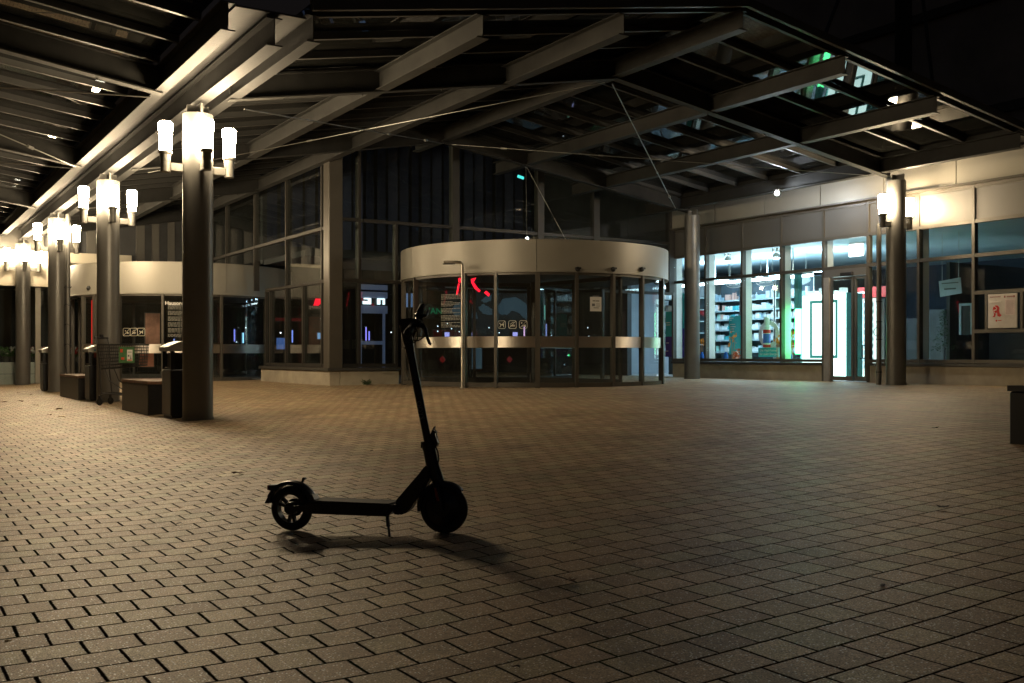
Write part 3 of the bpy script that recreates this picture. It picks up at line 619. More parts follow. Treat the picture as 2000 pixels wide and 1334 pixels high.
bm = NB(); lathe(bm, [(7.35 * sc_, 18.5 * sc_), (7.35 * sc_, 24 * sc_)], 20, (-0.06, 0)); lathe(bm, [(7.35 * sc_, 46 * sc_), (7.35 * sc_, 53 * sc_)], 20, (-0.06, 0)); mk('red_label', bm, M_RED, t, True)
text('lettering', 'Die Vital-Formel', 0.085, M_WHITE, t, (-0.013, 22 * sc_, 12.5 * sc_), R(90), 0, FW, 0.001, 'LEFT')
text('lettering', 'für mehr Energie', 0.085, M_WHITE, t, (-0.013, 22 * sc_, 5.5 * sc_), R(90), 0, FW, 0.001, 'LEFT')
# oval hanging signs with shop lettering
for px, py, s_, lab in ((1437, 553, 'big', 'dark oval hanging sign with short bold white lettering above the teal poster'), (1497, 549, 'small', 'dark oval hanging sign above the round promotion sign'), (1562, 547, '', 'pale blank oval hanging sign above the white light box')):
    x = 19.6; yc = onX(px, x); z = zat(py, x, yc)
    t = thing('hanging_sign', (x, yc, z), lab, 'sign', 'oval hanging signs')
    bm = NB(); lathe(bm, [(0.01, -0.012), (0.34, -0.012), (0.36, 0), (0.34, 0.012), (0.01, 0.012)], 36, M=Matrix.Diagonal((1, 1, 0.36, 1)) @ Matrix.Rotation(R(90), 4, 'Y')); mk('oval', bm, M_SHB if s_ else GC[1], t)
    bm = NB(); tube(bm, [(-0.02, 0.35 * math.cos(k * math.pi / 16), 0.126 * math.sin(k * math.pi / 16)) for k in range(32)], 0.006, 5, True); mk('rim', bm, M_STEEL, t)
    bm = NB(); tube(bm, [(0, 0.2, 0.1), (0, 0.2, 3.55 - z)], 0.004, 5); tube(bm, [(0, -0.2, 0.1), (0, -0.2, 3.55 - z)], 0.004, 5); mk('wire', bm, M_STEEL, t)
    if s_:
        bm = NB(); n_ = 6 if s_ == 'big' else 16; hh = 0.10 if s_ == 'big' else 0.05; st = 0.46 / n_
        for k in range(n_):
            if s_ != 'big' and k in (7, 10): continue
            yy = 0.23 - k * st; box(bm, -0.018, -0.014, yy - st * 0.2, yy, -0.05, -0.05 + hh); box(bm, -0.018, -0.0135, yy - st * 0.72, yy - st * 0.2, -0.05 + (k % 3) * hh * 0.35, -0.05 + (k % 3) * hh * 0.35 + hh * 0.2)
        mk('worn_lettering', bm, M_WHITE, t)
# leaf and fish tail decorations, vases
M_ORA = mat('autumn_leaf_gold', (0.75, 0.33, 0.05), 0.5, 0, 0.4, 25); M_ORR = mat('autumn_leaf_red', (0.65, 0.14, 0.03), 0.5, 0, 0.3, 25)
M_VASE = mat('blue_vase', (0.02, 0.12, 0.5), 0.2)
def leafcluster(px, py, x, n, spread, m, label):
    yc = onX(px, x); zc = zat(py, x, yc); bm = NB()
    for k in range(n):
        p = Vector((random.uniform(-.05, .05), random.gauss(0, spread), random.gauss(0, spread * 1.2))); r0 = random.uniform(0.03, 0.06)
        vs = []
        rot = Matrix.Rotation(random.uniform(0, 6.28), 3, 'X') @ Matrix.Rotation(random.uniform(-.6, .6), 3, 'Z')
        for j in range(10):
            rr = r0 * (1.0 if j % 2 == 0 else 0.45); vs.append(bm.verts.new(p + rot @ Vector((0.008 * (j % 2), rr * math.cos(j * math.pi / 5), rr * math.sin(j * math.pi / 5)))))
        bm.faces.new(vs)
    base = Vector((0, 0, 0.825 - zc))
    for q in (-1, 0, 1): tube(bm, [base + Vector((0, q * 0.02, 0)), Vector((0, q * spread, 0))], 0.005, 5)
    bmesh.ops.solidify(bm, geom=bm.faces[:], thickness=0.002)
    o = mk('leaf_decoration', bm, m, None, loc=(x, yc, zc)); tag(o, label, 'decoration', 'autumn leaf decorations')
leafcluster(1370, 668, 18.4, 16, 0.07, M_ORA, 'tall gold leaf spray in a blue vase beside the slim column')
leafcluster(1431, 664, 18.4, 16, 0.08, M_ORA, 'gold leaf spray in front of the teal poster')
leafcluster(1441, 690, 18.3, 12, 0.06, M_ORR, 'low red and orange leaf heap on the ledge under the teal poster')
leafcluster(1519, 665, 18.45, 9, 0.045, M_ORA, 'small gold leaf spray right of the round ring display')
leafcluster(1546, 652, 18.5, 12, 0.05, M_ORA, 'gold leaf spray beside the green light strip')
leafcluster(1547, 675, 18.55, 9, 0.05, M_ORR, 'dull red leaf spray low beside the green light strip')
for px, lab in ((1371, 'blue vase on the ledge beside the slim column'), (1418, 'blue vase on the ledge left of the teal poster'), (1543, 'blue vase on the ledge beside the green light strip')):
    bm = NB(); lathe(bm, [(0.04, 0), (0.06, 0.03), (0.055, 0.1), (0.03, 0.15), (0.035, 0.18)], 18)
    tag(mk('vase', bm, M_VASE, None, True, loc=(18.4, onX(px, 18.4), 0.821)), lab, 'vase', 'blue vases on the ledge')
bm = NB(); box(bm, -0.04, 0.04, -0.06, 0.06, 0, 0.2); bev(bm, 0.004, 1)
tag(mk('carton', bm, GC[6], None, loc=(18.5, onX(1437, 18.5), 0.821)), 'tan upright carton on the ledge before the teal poster', 'box')
# the darker right half: counter, cabinet, shelves, hanging sign, plant
bm = NB(); box(bm, 0, 0.5, -1.2, 2.2, 0, 1.05); bev(bm, 0.02, 1); tag(mk('counter', bm, M_DARKW, None, loc=(20.6, 11.2, zb + 0.011)), 'dark sales counter behind the right hand windows', 'counter')
x = 24.5; t = thing('product_shelf', (x, 14.4, zb), 'distant dim shelf with small goods behind the dark right windows', 'shelf', 'product shelves in the pharmacy')
bm = NB(); box(bm, 0.2, 0.23, -2.2, 2.6, 0, 2.4); mk('back_panel', bm, M_SHB, t)
for wz, z in (('lowest', 0.8), ('second lowest', 1.1), ('third lowest', 1.4), ('third highest', 1.7), ('second highest', 2.0), ('top', 2.3)):
    bm = NB(); box(bm, -0.15, 0.199, -2.2, 2.6, z - zb - 0.02, z - zb); mk('shelf_board', bm, M_SH, t)
    fill(24.45, 17.0, 12.3, z + 0.001, [1, 0, 1, 2, 0], 'on the %s board of the distant dim shelf' % wz, 0.2, 0.55, None, 1.5)
y0, y1 = onX(1835, 19.6), onX(1878, 19.6); zc = zat(561, 19.6, (y0 + y1) / 2)
t = thing('hanging_sign', (19.6, (y0 + y1) / 2, zc), 'tilted pale rectangular sign hanging behind the dark right window', 'sign')
bm = NB(); box(bm, -0.012, 0.012, -0.26, 0.26, -0.17, 0.17, Matrix.Rotation(R(-6), 4, 'X')); mk('board', bm, GC[1], t)
bm = NB(); box(bm, -0.016, -0.013, -0.14, 0.14, -0.05, -0.02); box(bm, -0.016, -0.013, -0.2, 0.2, 0.08, 0.1); mk('text_line', bm, M_SHB, t)
bm = NB(); tube(bm, [(0, 0.2, 0.15), (0, 0.2, 3.55 - zc)], 0.004, 5); tube(bm, [(0, -0.2, 0.13), (0, -0.2, 3.55 - zc)], 0.004, 5); mk('wire', bm, M_STEEL, t)
t = thing('ceiling_light', (23.4, 13.0, 3.555), 'single small lit ceiling light over the distant shelf in the dark half', 'ceiling light')
bm = NB(); box(bm, -0.3, 0.3, -0.3, 0.3, -0.03, 0); mk('frame', bm, M_WHITE, t)
bm = NB(); box(bm, -0.26, 0.26, -0.26, 0.26, -0.036, -0.031); mk('diffuser', bm, emis('dim_panel', (0.6, 0.78, 1.0), 2.6), t)
x = 19.8; y0, y1 = onX(1874, x), onX(1899, x); zc = zat(654, x, y0)
t = thing('framed_poster', (x, (y0 + y1) / 2, zc), 'dark poster in a pale blue frame left of the notice board', 'poster')
bm = NB(); hw = (y0 - y1) / 2; hh = 0.62; box(bm, 0, 0.02, -hw, hw, 0, hh); mk('picture', bm, M_DARKW, t)
bm = NB(); box(bm, -0.02, 0, -hw, hw, hh, hh + 0.05); box(bm, -0.02, 0, hw - 0.05, hw, 0, hh - 0.001); box(bm, -0.02, 0, -hw, -hw + 0.03, 0, hh - 0.001); mk('frame', bm, GC[1], t)
bm = NB(); box(bm, 0, 0.6, -1.5, 1.6, 0, 1.5); box(bm, 0.05, 0.55, -1.2, -0.3, 1.501, 1.75); box(bm, 0.05, 0.4, 0.2, 0.7, 1.501, 1.7); tag(mk('cabinet', bm, M_DARKW, None, loc=(22.4, onX(1855, 22.4), zb + 0.011)), 'dark low cabinet with boxes on top behind the dark right window', 'cabinet')
yc = onX(1845, 19.9); bm = NB()
for k in range(420):
    a = random.uniform(0, 6.28); z = random.uniform(0.1, 1.0); rr = 0.34 * (1 - z * 0.85) * random.uniform(0.3, 1)
    p = Vector((rr * math.cos(a), rr * math.sin(a), z + 0.55)); d = Vector((random.uniform(-1, 1), random.uniform(-1, 1), random.uniform(-.5, .5))).normalized() * 0.05; e_ = d.orthogonal().normalized() * 0.014
    bm.faces.new([bm.verts.new(p), bm.verts.new(p + d * 0.5 + e_), bm.verts.new(p + d), bm.verts.new(p + d * 0.5 - e_)])
t = thing('potted_tree', (19.9, yc, zb + 0.011), 'dark potted conifer standing behind the dark right window', 'plant')
mk('foliage', bm, mat('conifer_green', (0.02, 0.05, 0.02), 0.7), t)
bm = NB(); lathe(bm, [(0.14, 0), (0.19, 0.4), (0.2, 0.42)], 20); lathe(bm, [(0.02, 0.4), (0.015, 1.4)], 8); mk('pot', bm, M_DARKW, t, True)

# ---------------------------------------------------------------- glazed entrance hall
GX, GY, GY2 = 8.4, 20.7, 25.0
hg = gz(GX)
hall = thing('glazed_hall', (GX, GY, hg), 'tall dark glass entrance hall with bronze mullions on a low stone plinth', 'building')
M_HFR = mat('dark_bronze_frame', (0.034, 0.031, 0.026), 0.5, 0.3, 0.1, 3)
def hp(name, bm, m, smooth=False):
    if m is M_FRAME and name != 'corner_pillar': m = M_HFR
    bmesh.ops.translate(bm, verts=bm.verts[:], vec=Vector((-GX, -GY, -hg))); return mk(name, bm, m, hall, smooth)
TOP = 7.6
bm = NB(); box(bm, GX - 0.16, GX + 0.16, GY - 0.16, GY + 0.16, 0.62, TOP); bev(bm, 0.015, 1); hp('corner_pillar', bm, M_FRAME)
def pane(bm, *a): box(bm, *a); hp('window_pane', bm, M_GLASS)
def tr_(bm, *a): box(bm, *a); hp('transom', bm, M_FRAME)
full = [onX(632, GX), onX(562, GX), 25.9, 28.4, 31.0]; low = [onX(632, GX), onX(595, GX), onX(562, GX), onX(531, GX), GY2]
ZM, ZU = 2.54, 3.70
for y in full: bm = NB(); box(bm, GX - 0.06, GX + 0.08, y - 0.028, y + 0.028, ZM + 0.036, TOP); hp('mullion', bm, M_FRAME)
for y in low: bm = NB(); box(bm, GX - 0.06, GX + 0.08, y - 0.028, y + 0.028, 0.66, ZM - 0.036); hp('mullion', bm, M_FRAME)
ys = [GY + 0.16] + low
for a, b_ in zip(ys, ys[1:]):
    tr_(NB(), GX - 0.05, GX + 0.07, a + 0.029, b_ - 0.029, 0.665, 0.735); pane(NB(), GX - 0.005, GX + 0.005, a + 0.03, b_ - 0.03, 0.736, ZM - 0.036)
tr_(NB(), GX - 0.055, GX + 0.075, GY + 0.161, GY2 + 0.03, ZM - 0.035, ZM + 0.035)
ys = [GY + 0.16] + full
for i, (a, b_) in enumerate(zip(ys, ys[1:])):
    z_ = ZM + 0.036 if i < 2 else 3.34
    tr_(NB(), GX - 0.05, GX + 0.07, a + 0.029, b_ - 0.029, ZU - 0.035, ZU + 0.035)
    pane(NB(), GX - 0.005, GX + 0.005, a + 0.03, b_ - 0.03, z_, ZU - 0.036); pane(NB(), GX - 0.005, GX + 0.005, a + 0.03, b_ - 0.03, ZU + 0.036, TOP)
xl = [onY(700, GY), onY(772, GY)]; xf = [onY(700, GY), onY(888, GY), onY(1054, GY), 15.4, 17.86]; ZV = 3.86
mr_ = xl
for x in xl: bm = NB(); box(bm, x - 0.03, x + 0.03, GY - 0.07, GY + 0.08, 0.66, ZM - 0.036); hp('mullion', bm, M_FRAME)
bm = NB(); x = xl[1]; box(bm, x - 0.03, x + 0.03, GY - 0.07, GY + 0.08, ZM + 0.036, ZV - 0.036); hp('mullion', bm, M_FRAME)
for i, x in enumerate(xf):
    wd = 0.03 if i == 0 else 0.09; bm = NB(); box(bm, x - wd, x + wd, GY - 0.07, GY + 0.1, ZM + 0.036, TOP); hp('mullion', bm, M_FRAME)
tr_(NB(), GX + 0.161, 17.9, GY - 0.055, GY + 0.065, ZM - 0.035, ZM + 0.035)
xs_ = [GX + 0.16] + xl
for a, b_ in zip(xs_, xs_[1:]):
    tr_(NB(), a + 0.031, b_ - 0.031, GY - 0.05, GY + 0.06, 0.665, 0.735); pane(NB(), a + 0.031, b_ - 0.031, GY - 0.005, GY + 0.005, 0.736, ZM - 0.036)
xs_ = [GX + 0.16] + xf
for i, (a, b_) in enumerate(zip(xs_, xs_[1:])):
    o_ = 0.031 if i == 0 else 0.091
    tr_(NB(), a + o_, b_ - o_, GY - 0.05, GY + 0.06, ZV - 0.035, ZV + 0.035); pane(NB(), a + o_, b_ - o_, GY - 0.005, GY + 0.005, ZM + 0.036, ZV - 0.036); pane(NB(), a + o_, b_ - o_, GY - 0.005, GY + 0.005, ZV + 0.036, TOP)
bm = NB(); box(bm, GX - 0.14, GX + 0.1, GY - 0.14, GY2 + 0.1, hg - 0.2, 0.585); bev(bm, 0.015, 1); hp('plinth', bm, M_STONE)
bm = NB(); box(bm, GX + 0.104, mr_[1] + 0.03, GY - 0.138, GY + 0.12, hg - 0.2, 0.583); bev(bm, 0.015, 1); hp('plinth', bm, M_STONE)
bm = NB(); box(bm, GX - 0.19, GX + 0.16, GY - 0.19, GY2 + 0.12, 0.588, 0.655); hp('sill', bm, M_DARKF)
bm = NB(); box(bm, GX + 0.161, mr_[1] + 0.05, GY - 0.188, GY + 0.16, 0.589, 0.653); hp('sill', bm, M_DARKF)
bm = NB(); box(bm, GX, 26, GY + 0.2, 44, hg + 0.02, hg + 0.04); hp('floor', bm, M_FLOORI)
bm = NB(); box(bm, GX - 0.1, 30, GY - 0.1, 46, TOP, TOP + 0.4); hp('roof_slab', bm, M_DARKW)
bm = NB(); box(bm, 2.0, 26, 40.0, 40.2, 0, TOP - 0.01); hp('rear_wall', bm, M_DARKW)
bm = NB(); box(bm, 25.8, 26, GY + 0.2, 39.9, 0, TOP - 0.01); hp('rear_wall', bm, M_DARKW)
bm = NB()                                                        # vertical blinds in the upper storey
for k in range(46):
    x = 9.2 + k * 0.36; a = 0.35 * math.sin(k * 1.7)
    box(bm, -0.14, 0.14, -0.004, 0.004, 3.9, 7.4, Matrix.Translation((x, 27.0, 0)) @ Matrix.Rotation(a, 4, 'Z'))
hp('vertical_blinds', bm, mat('blue_grey_blind', (0.045, 0.055, 0.11), 0.7))
bm = NB(); box(bm, 9.0, 25.7, 27.2, 27.4, 3.4, 7.5); hp('upper_wall', bm, M_DARKW)
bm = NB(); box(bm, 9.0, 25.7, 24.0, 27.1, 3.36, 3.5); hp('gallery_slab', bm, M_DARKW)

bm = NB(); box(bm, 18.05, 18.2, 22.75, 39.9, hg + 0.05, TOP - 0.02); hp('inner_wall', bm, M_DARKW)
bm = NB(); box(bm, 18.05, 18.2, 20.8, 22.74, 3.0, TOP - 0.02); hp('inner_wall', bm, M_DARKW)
t = thing('product_shelf', (19.3, 21.9, zb), 'product shelf seen through the right edge of the big revolving door', 'shelf', 'product shelves in the pharmacy')
bm = NB(); box(bm, 0.22, 0.25, -0.8, 0.8, 0.02, 2.5); mk('back_panel', bm, M_SHB, t)
for wz, z in (('lowest', 0.9), ('second lowest', 1.22), ('third lowest', 1.54), ('third highest', 1.86), ('second highest', 2.18), ('top', 2.5)):
    bm = NB(); box(bm, -0.18, 0.219, -0.8, 0.8, z - zb - 0.02, z - zb); mk('shelf_board', bm, M_SH, t)
    fill(19.26, 22.65, 21.15, z + 0.001, [0, 0, 1], 'on the %s board, shelf seen through the revolving door' % wz, 0.22)
# ---------------------------------------------------------------- revolving doors
def drum(cx, cy, r_, zf, zt_, base, posts, seams, bandz, label, label_pan):
    t = thing('revolving_door', (cx, cy, base), label, 'revolving door', 'round revolving doors')
    def P(name, bm, m, smooth=False):
        bmesh.ops.translate(bm, verts=bm.verts[:], vec=Vector((-cx, -cy, -base))); return mk(name, bm, m, t, smooth)
    A = [ang(p, cx, cy, r_) for p in posts]
    SA = [A[0] - 0.5] + [ang(p, cx, cy, r_) for p in seams] + [A[-1] + 0.6]
    # fascia sheets
    for a, b_ in zip(SA, SA[1:]):
        bm = NB(); lathe(bm, [(r_ - 0.1, zf), (r_ + 0.06, zf), (r_ + 0.06, zf + 0.03), (r_ + 0.055, zf + 0.034), (r_ + 0.055, zt_), (r_ - 0.1, zt_), (r_ - 0.1, zf)], max(6, int(abs(b_ - a) * 22)), (cx, cy), None, a + 0.0016, b_ - 0.0016, False); P('fascia_sheet', bm, M_FASC, True)
    bm = NB(); lathe(bm, [(0.01, zt_ - 0.02), (r_ + 0.03, zt_ - 0.021)], 48, (cx, cy), caps=False); lathe(bm, [(0.01, zt_ - 0.06), (r_ - 0.12, zt_ - 0.061)], 48, (cx, cy), caps=False); P('roof_disc', bm, M_DARKF)
    bm = NB(); lathe(bm, [(0.01, zf + 0.04), (r_ - 0.11, zf + 0.039)], 48, (cx, cy), caps=False); P('inner_ceiling', bm, M_DARKW)
    for i, a in enumerate(A):
        wd = 0.055 if i not in wide else 0.095
        bm = NB(); box(bm, -0.05, 0.05, -wd / 2, wd / 2, base - 0.02, zf, Matrix.Translation((cx + r_ * math.cos(a), cy + r_ * math.sin(a), 0)) @ Matrix.Rotation(a, 4, 'Z')); P('post', bm, M_FRAME)
    for a, b_ in zip(A, A[1:]):
        s_ = 0.03 / r_
        n = max(3, int(abs(b_ - a) * 22))
        bm = NB(); lathe(bm, [(r_ - 0.004, base + 0.09), (r_ - 0.004, zf - 0.05)], n, (cx, cy), None, a + s_, b_ - s_, False); P('curved_pane', bm, M_DGLASS, True)
        bm = NB(); lathe(bm, [(r_ - 0.03, base), (r_ + 0.02, base), (r_ + 0.02, base + 0.088), (r_ - 0.03, base + 0.088), (r_ - 0.03, base)], n, (cx, cy), None, a + s_, b_ - s_, False); P('bottom_rail', bm, M_FRAME)
        bm = NB(); lathe(bm, [(r_ - 0.03, zf - 0.05), (r_ + 0.02, zf - 0.05), (r_ + 0.02, zf - 0.002), (r_ - 0.03, zf - 0.002), (r_ - 0.03, zf - 0.05)], n, (cx, cy), None, a + s_, b_ - s_, False); P('top_rail', bm, M_FRAME)
        bm = NB(); lathe(bm, [(r_ + 0.008, bandz[0]), (r_ + 0.016, bandz[0] + 0.004), (r_ + 0.016, bandz[1] - 0.004), (r_ + 0.008, bandz[1]), (r_ + 0.008, bandz[0])], n, (cx, cy), None, a + s_ * 1.3, b_ - s_ * 1.3, False); P('steel_band', bm, M_STEEL, True)
    # rear half: posts and panes towards the hall
    for k in range(5):
        a = math.pi * (0.12 + 0.19 * k)
        bm = NB(); box(bm, -0.04, 0.04, -0.035, 0.035, base, zf, Matrix.Translation((cx + r_ * math.cos(a), cy + r_ * math.sin(a), 0)) @ Matrix.Rotation(a, 4, 'Z')); P('rear_post', bm, M_DARKF)
        bm = NB(); lathe(bm, [(r_, zf - 0.07), (r_ - 0.05, zf - 0.07), (r_ - 0.05, zf), (r_, zf)], 6, (cx, cy), None, a, a + math.pi * 0.17, False); P('rear_rail', bm, M_DARKF)
    # turning wings round a centre post
    bm = NB(); lathe(bm, [(0.08, base), (0.08, zf)], 16, (cx, cy)); P('centre_post', bm, M_DARKF, True)
    for k in range(3):
        a = 0.62 + k * 2 * math.pi / 3; Mx = Matrix.Translation((cx, cy, 0)) @ Matrix.Rotation(a, 4, 'Z')
        bm = NB()
        box(bm, 0.1, r_ - 0.1, -0.025, 0.025, base + 0.02, base + 0.14, Mx); box(bm, 0.1, r_ - 0.1, -0.025, 0.025, zf - 0.1, zf - 0.02, Mx)
        for q in (0.1, 1.3, r_ - 0.16): box(bm, q, q + 0.06, -0.024, 0.024, base + 0.141, zf - 0.101, Mx)
        wg = P('wing', bm, M_DARKF)
        bm = NB(); box(bm, 0.161, 1.299, -0.004, 0.004, base + 0.141, zf - 0.101, Mx); box(bm, 1.361, r_ - 0.161, -0.004, 0.004, base + 0.141, zf - 0.101, Mx)
        bmesh.ops.translate(bm, verts=bm.verts[:], vec=Vector((-cx, -cy, -base))); mk('wing_glass', bm, M_DGLASS, wg)
        bm = NB(); box(bm, 0.2, r_ - 0.2, -0.03, -0.026, 1.08, 1.24, Mx); bmesh.ops.translate(bm, verts=bm.verts[:], vec=Vector((-cx, -cy, -base))); mk('wing_band', bm, M_STEEL, wg)
    return t, P
def pict(P, cx, cy, r_, px, z, kind, sz=0.15):
    """white outlined square pictogram on the curved pane"""
    a = ang(px, cx, cy, r_); Mx = Matrix.Translation((cx + (r_ + 0.006) * math.cos(a), cy + (r_ + 0.006) * math.sin(a), z)) @ Matrix.Rotation(a + math.pi / 2, 4, 'Z')
    bm = NB(); h = sz / 2; pts = []
    for qx, qz, a0 in ((1, 1, 0), (-1, 1, 90), (-1, -1, 180), (1, -1, 270)):
        for k in range(4): an = R(a0 + 30 * k); pts.append((qx * (h - 0.03) + 0.03 * math.cos(an), 0, qz * (h - 0.03) + 0.03 * math.sin(an)))
    tube(bm, pts, 0.0055, 5, True); tube(bm, [(-h + 0.012, 0, -h + 0.012), (h - 0.012, 0, h - 0.012)], 0.0045, 5)
    if kind == 'dog':
        prism(bm, [(-.045, .035), (-.03, .03), (-.02, .012), (.03, .01), (.045, .03), (.05, .02), (.042, -.005), (.045, -.05), (.035, -.05), (.028, -.015), (-.012, -.012), (-.02, -.05), (-.03, -.05), (-.028, -.005), (-.035, .012), (-.052, .016)], -0.002, 0.002)
    elif kind == 'smoke':
        box(bm, -.045, .05, -0.002, 0.002, -.035, -.018); box(bm, -.02, .05, -0.002, 0.002, -.01, -.003); tube(bm, [(-.04, 0, .0), (-.03, 0, .02), (-.01, 0, .028), (.0, 0, .045), (.03, 0, .042)], 0.005, 5)
    else:
        prism(bm, [(-.03, -.05), (.0, -.02), (.03, .0), (.045, .0), (.05, -.045), (.03, -.05), (.02, -.02)], -0.002, 0.002); lathe(bm, [(0.014, -0.002), (0.014, 0.002)], 10, M=Matrix.Translation((-.03, 0, .03)) @ Matrix.Rotation(R(90), 4, 'X'))
    bmesh.ops.transform(bm, matrix=Mx, verts=bm.verts[:]); return P('pictogram', bm, mat('pictogram_white', (0.7, 0.68, 0.55), 0.6))
def sheet_lines(P, cx, cy, r_, px0, px1, z0_, z1_, n, m):
    a0, a1 = ang(px0, cx, cy, r_), ang(px1, cx, cy, r_); bm = NB()
    for k in range(n):
        z = z1_ - (z1_ - z0_) * k / n
        if k % 5 == 4: continue
        e_ = a0 + (a1 - a0) * random.choice([1, 1, 0.95, 0.6])
        b_ = a0
        while b_ < e_ - 0.004:
            c_ = min(e_, b_ + random.uniform(0.008, 0.03)); lathe(bm, [(r_ + 0.004, z), (r_ + 0.006, z), (r_ + 0.006, z + 0.014), (r_ + 0.004, z + 0.014)], 2, (cx, cy), None, b_, c_, False); b_ = c_ + 0.004
    return P('small_print', bm, m)
M_PRINT = mat('pane_print', (0.20, 0.20, 0.175), 0.6)
# the big one, right
cx1, cy1, r1 = 12.42, 18.95, 2.88; b1 = gz(10.8) + 0.01
wide = (2, 4, 8)
D1, P1 = drum(cx1, cy1, r1, 2.53, 3.16, b1, [788.5, 812, 907, 969, 1050, 1126, 1197, 1253, 1292], [808, 1048, 1294], (1.07, 1.29), 'large round revolving door with a tall beige fascia, right of the glass corner', '')
for px, k in ((980, 'dog'), (1001, 'smoke'), (1022, 'ice')): pict(P1, cx1, cy1, r1, px, 1.515, k)
sheet_lines(P1, cx1, cy1, r1, 862, 900, 1.45, 2.12, 24, M_PRINT)
a = ang(1163.5, cx1, cy1, r1 + 0.01); t = thing('paper_notice', (cx1 + (r1 + 0.012) * math.cos(a), cy1 + (r1 + 0.012) * math.sin(a), 1.78), 'white paper notice taped to the pane of the big revolving door', 'notice', None, a + math.pi / 2)
bm = NB(); box(bm, -0.125, 0.125, -0.002, 0.001, 0, 0.28); mk('sheet', bm, M_WHITE, t)
bm = NB(); box(bm, -0.07, 0.07, -0.003, -0.0005, 0.28, 0.305); mk('tape', bm, M_GREYTXT, t)
bm = NB(); box(bm, -0.085, -0.02, -0.004, -0.0022, 0.1, 0.15); mk('picture', bm, M_GREYTXT, t)
bm = NB(); box(bm, -0.07, -0.01, -0.004, -0.0022, 0.195, 0.21); box(bm, 0.0, 0.075, -0.004, -0.0022, 0.195, 0.21)
for k in range(3): box(bm, 0.01, 0.09, -0.004, -0.0022, 0.095 + k * 0.025, 0.1 + k * 0.025)
box(bm, -0.05, 0.065, -0.004, -0.0022, 0.062, 0.072); mk('print', bm, M_BLACK, t)
for px in (1128, 1197, 1252.5):
    a = ang(px, cx1, cy1, r1 + 0.06); bm = NB(); q = Matrix.Translation((cx1 + (r1 + 0.075) * math.cos(a), cy1 + (r1 + 0.075) * math.sin(a), zat(526.5, cx1 + r1 * math.cos(a), cy1 + r1 * math.sin(a))))
    bmesh.ops.create_uvsphere(bm, u_segments=16, v_segments=8, radius=0.05, matrix=q); box(bm, -0.05, 0.055, -0.05, 0.05, 0.0, 0.035, q @ Matrix.Rotation(a, 4, 'Z')); P1('dome_sensor', bm, M_BLACK, True)
bm = NB()
a = ang(1043, cx1, cy1, r1 + 0.04)
for k in range(6): tube(bm, [(0.02 * math.cos(q * math.pi / 2 + .78), 0, 1.66 + k * 0.05 + 0.02 * math.sin(q * math.pi / 2 + .78)) for q in range(4)], 0.003, 4, True)
bmesh.ops.transform(bm, matrix=Matrix.Translation((cx1 + (r1 + 0.06) * math.cos(a), cy1 + (r1 + 0.06) * math.sin(a), 0)) @ Matrix.Rotation(a + math.pi / 2, 4, 'Z'), verts=bm.verts[:]); P1('sticker_strip', bm, M_PRINT)
# steel sensor pole before the door
a = ang(903, cx1, cy1, r1 + 0.25); pxp, pyp = cx1 + (r1 + 0.25) * math.cos(a), cy1 + (r1 + 0.25) * math.sin(a)
t = thing('sensor_pole', (pxp, pyp, gz(pxp)), 'thin steel pole with a bent arm reaching left before the revolving door', 'pole')
zt_ = zat(512, pxp, pyp) - gz(pxp)
bm = NB(); dxl = Vector((-K, S, 0)); pts = [(0, 0, 0), (0, 0, zt_ - 0.08)] + [tuple(dxl * 0.08 * (1 - math.cos(q)) + Vector((0, 0, zt_ - 0.08 + 0.08 * math.sin(q)))) for q in (0.5, 1.0, 1.57)] + [tuple(dxl * 0.36 + Vector((0, 0, zt_)))]
tube(bm, pts, 0.028, 12); lathe(bm, [(0.05, 0), (0.05, 0.015)], 16); mk('pole', bm, M_STEEL, t, True)
bm = NB(); bar(bm, dxl * 0.14 + Vector((0, 0, zt_ - 0.035)), dxl * 0.38 + Vector((0, 0, zt_ - 0.035)), 0.04, 0.02); mk('sensor_head', bm, M_BLACK, t)
# the second one, left and farther
cx2, cy2, r2 = 7.35, 29.0, 2.9; b2 = gz(7.3)
wide = (1, 5)
D2, P2 = drum(cx2, cy2, r2, 2.46, 3.26, b2, [163, 186, 234, 318, 432, 520], [200, 356, 441, 541], (0.97, 1.2), 'farther round revolving door with a cream fascia behind the left columns', '')
for px, k in ((247.5, 'ice'), (261.5, 'smoke'), (276, 'dog')): pict(P2, cx2, cy2, r2, px, 1.50, k, 0.19)
sheet_lines(P2, cx2, cy2, r2, 328, 372, 1.35, 2.16, 28, M_PRINT)
a = ang(351, cx2, cy2, r2); text('heading', 'Hausordnung', 0.13, M_WHITE, D2, ((r2 + 0.012) * math.cos(a), (r2 + 0.012) * math.sin(a), 2.22 - b2), R(90), 0, a + math.pi / 2, 0.001, bold=0.003)
a = ang(178, cx2, cy2, r2); bm = NB(); bmesh.ops.create_uvsphere(bm, u_segments=16, v_segments=8, radius=0.06, matrix=Matrix.Translation((cx2 + (r2 + 0.07) * math.cos(a), cy2 + (r2 + 0.07) * math.sin(a), zat(563, cx2 + r2 * math.cos(a), cy2 + r2 * math.sin(a))))); P2('dome_sensor', bm, M_BLACK, True)

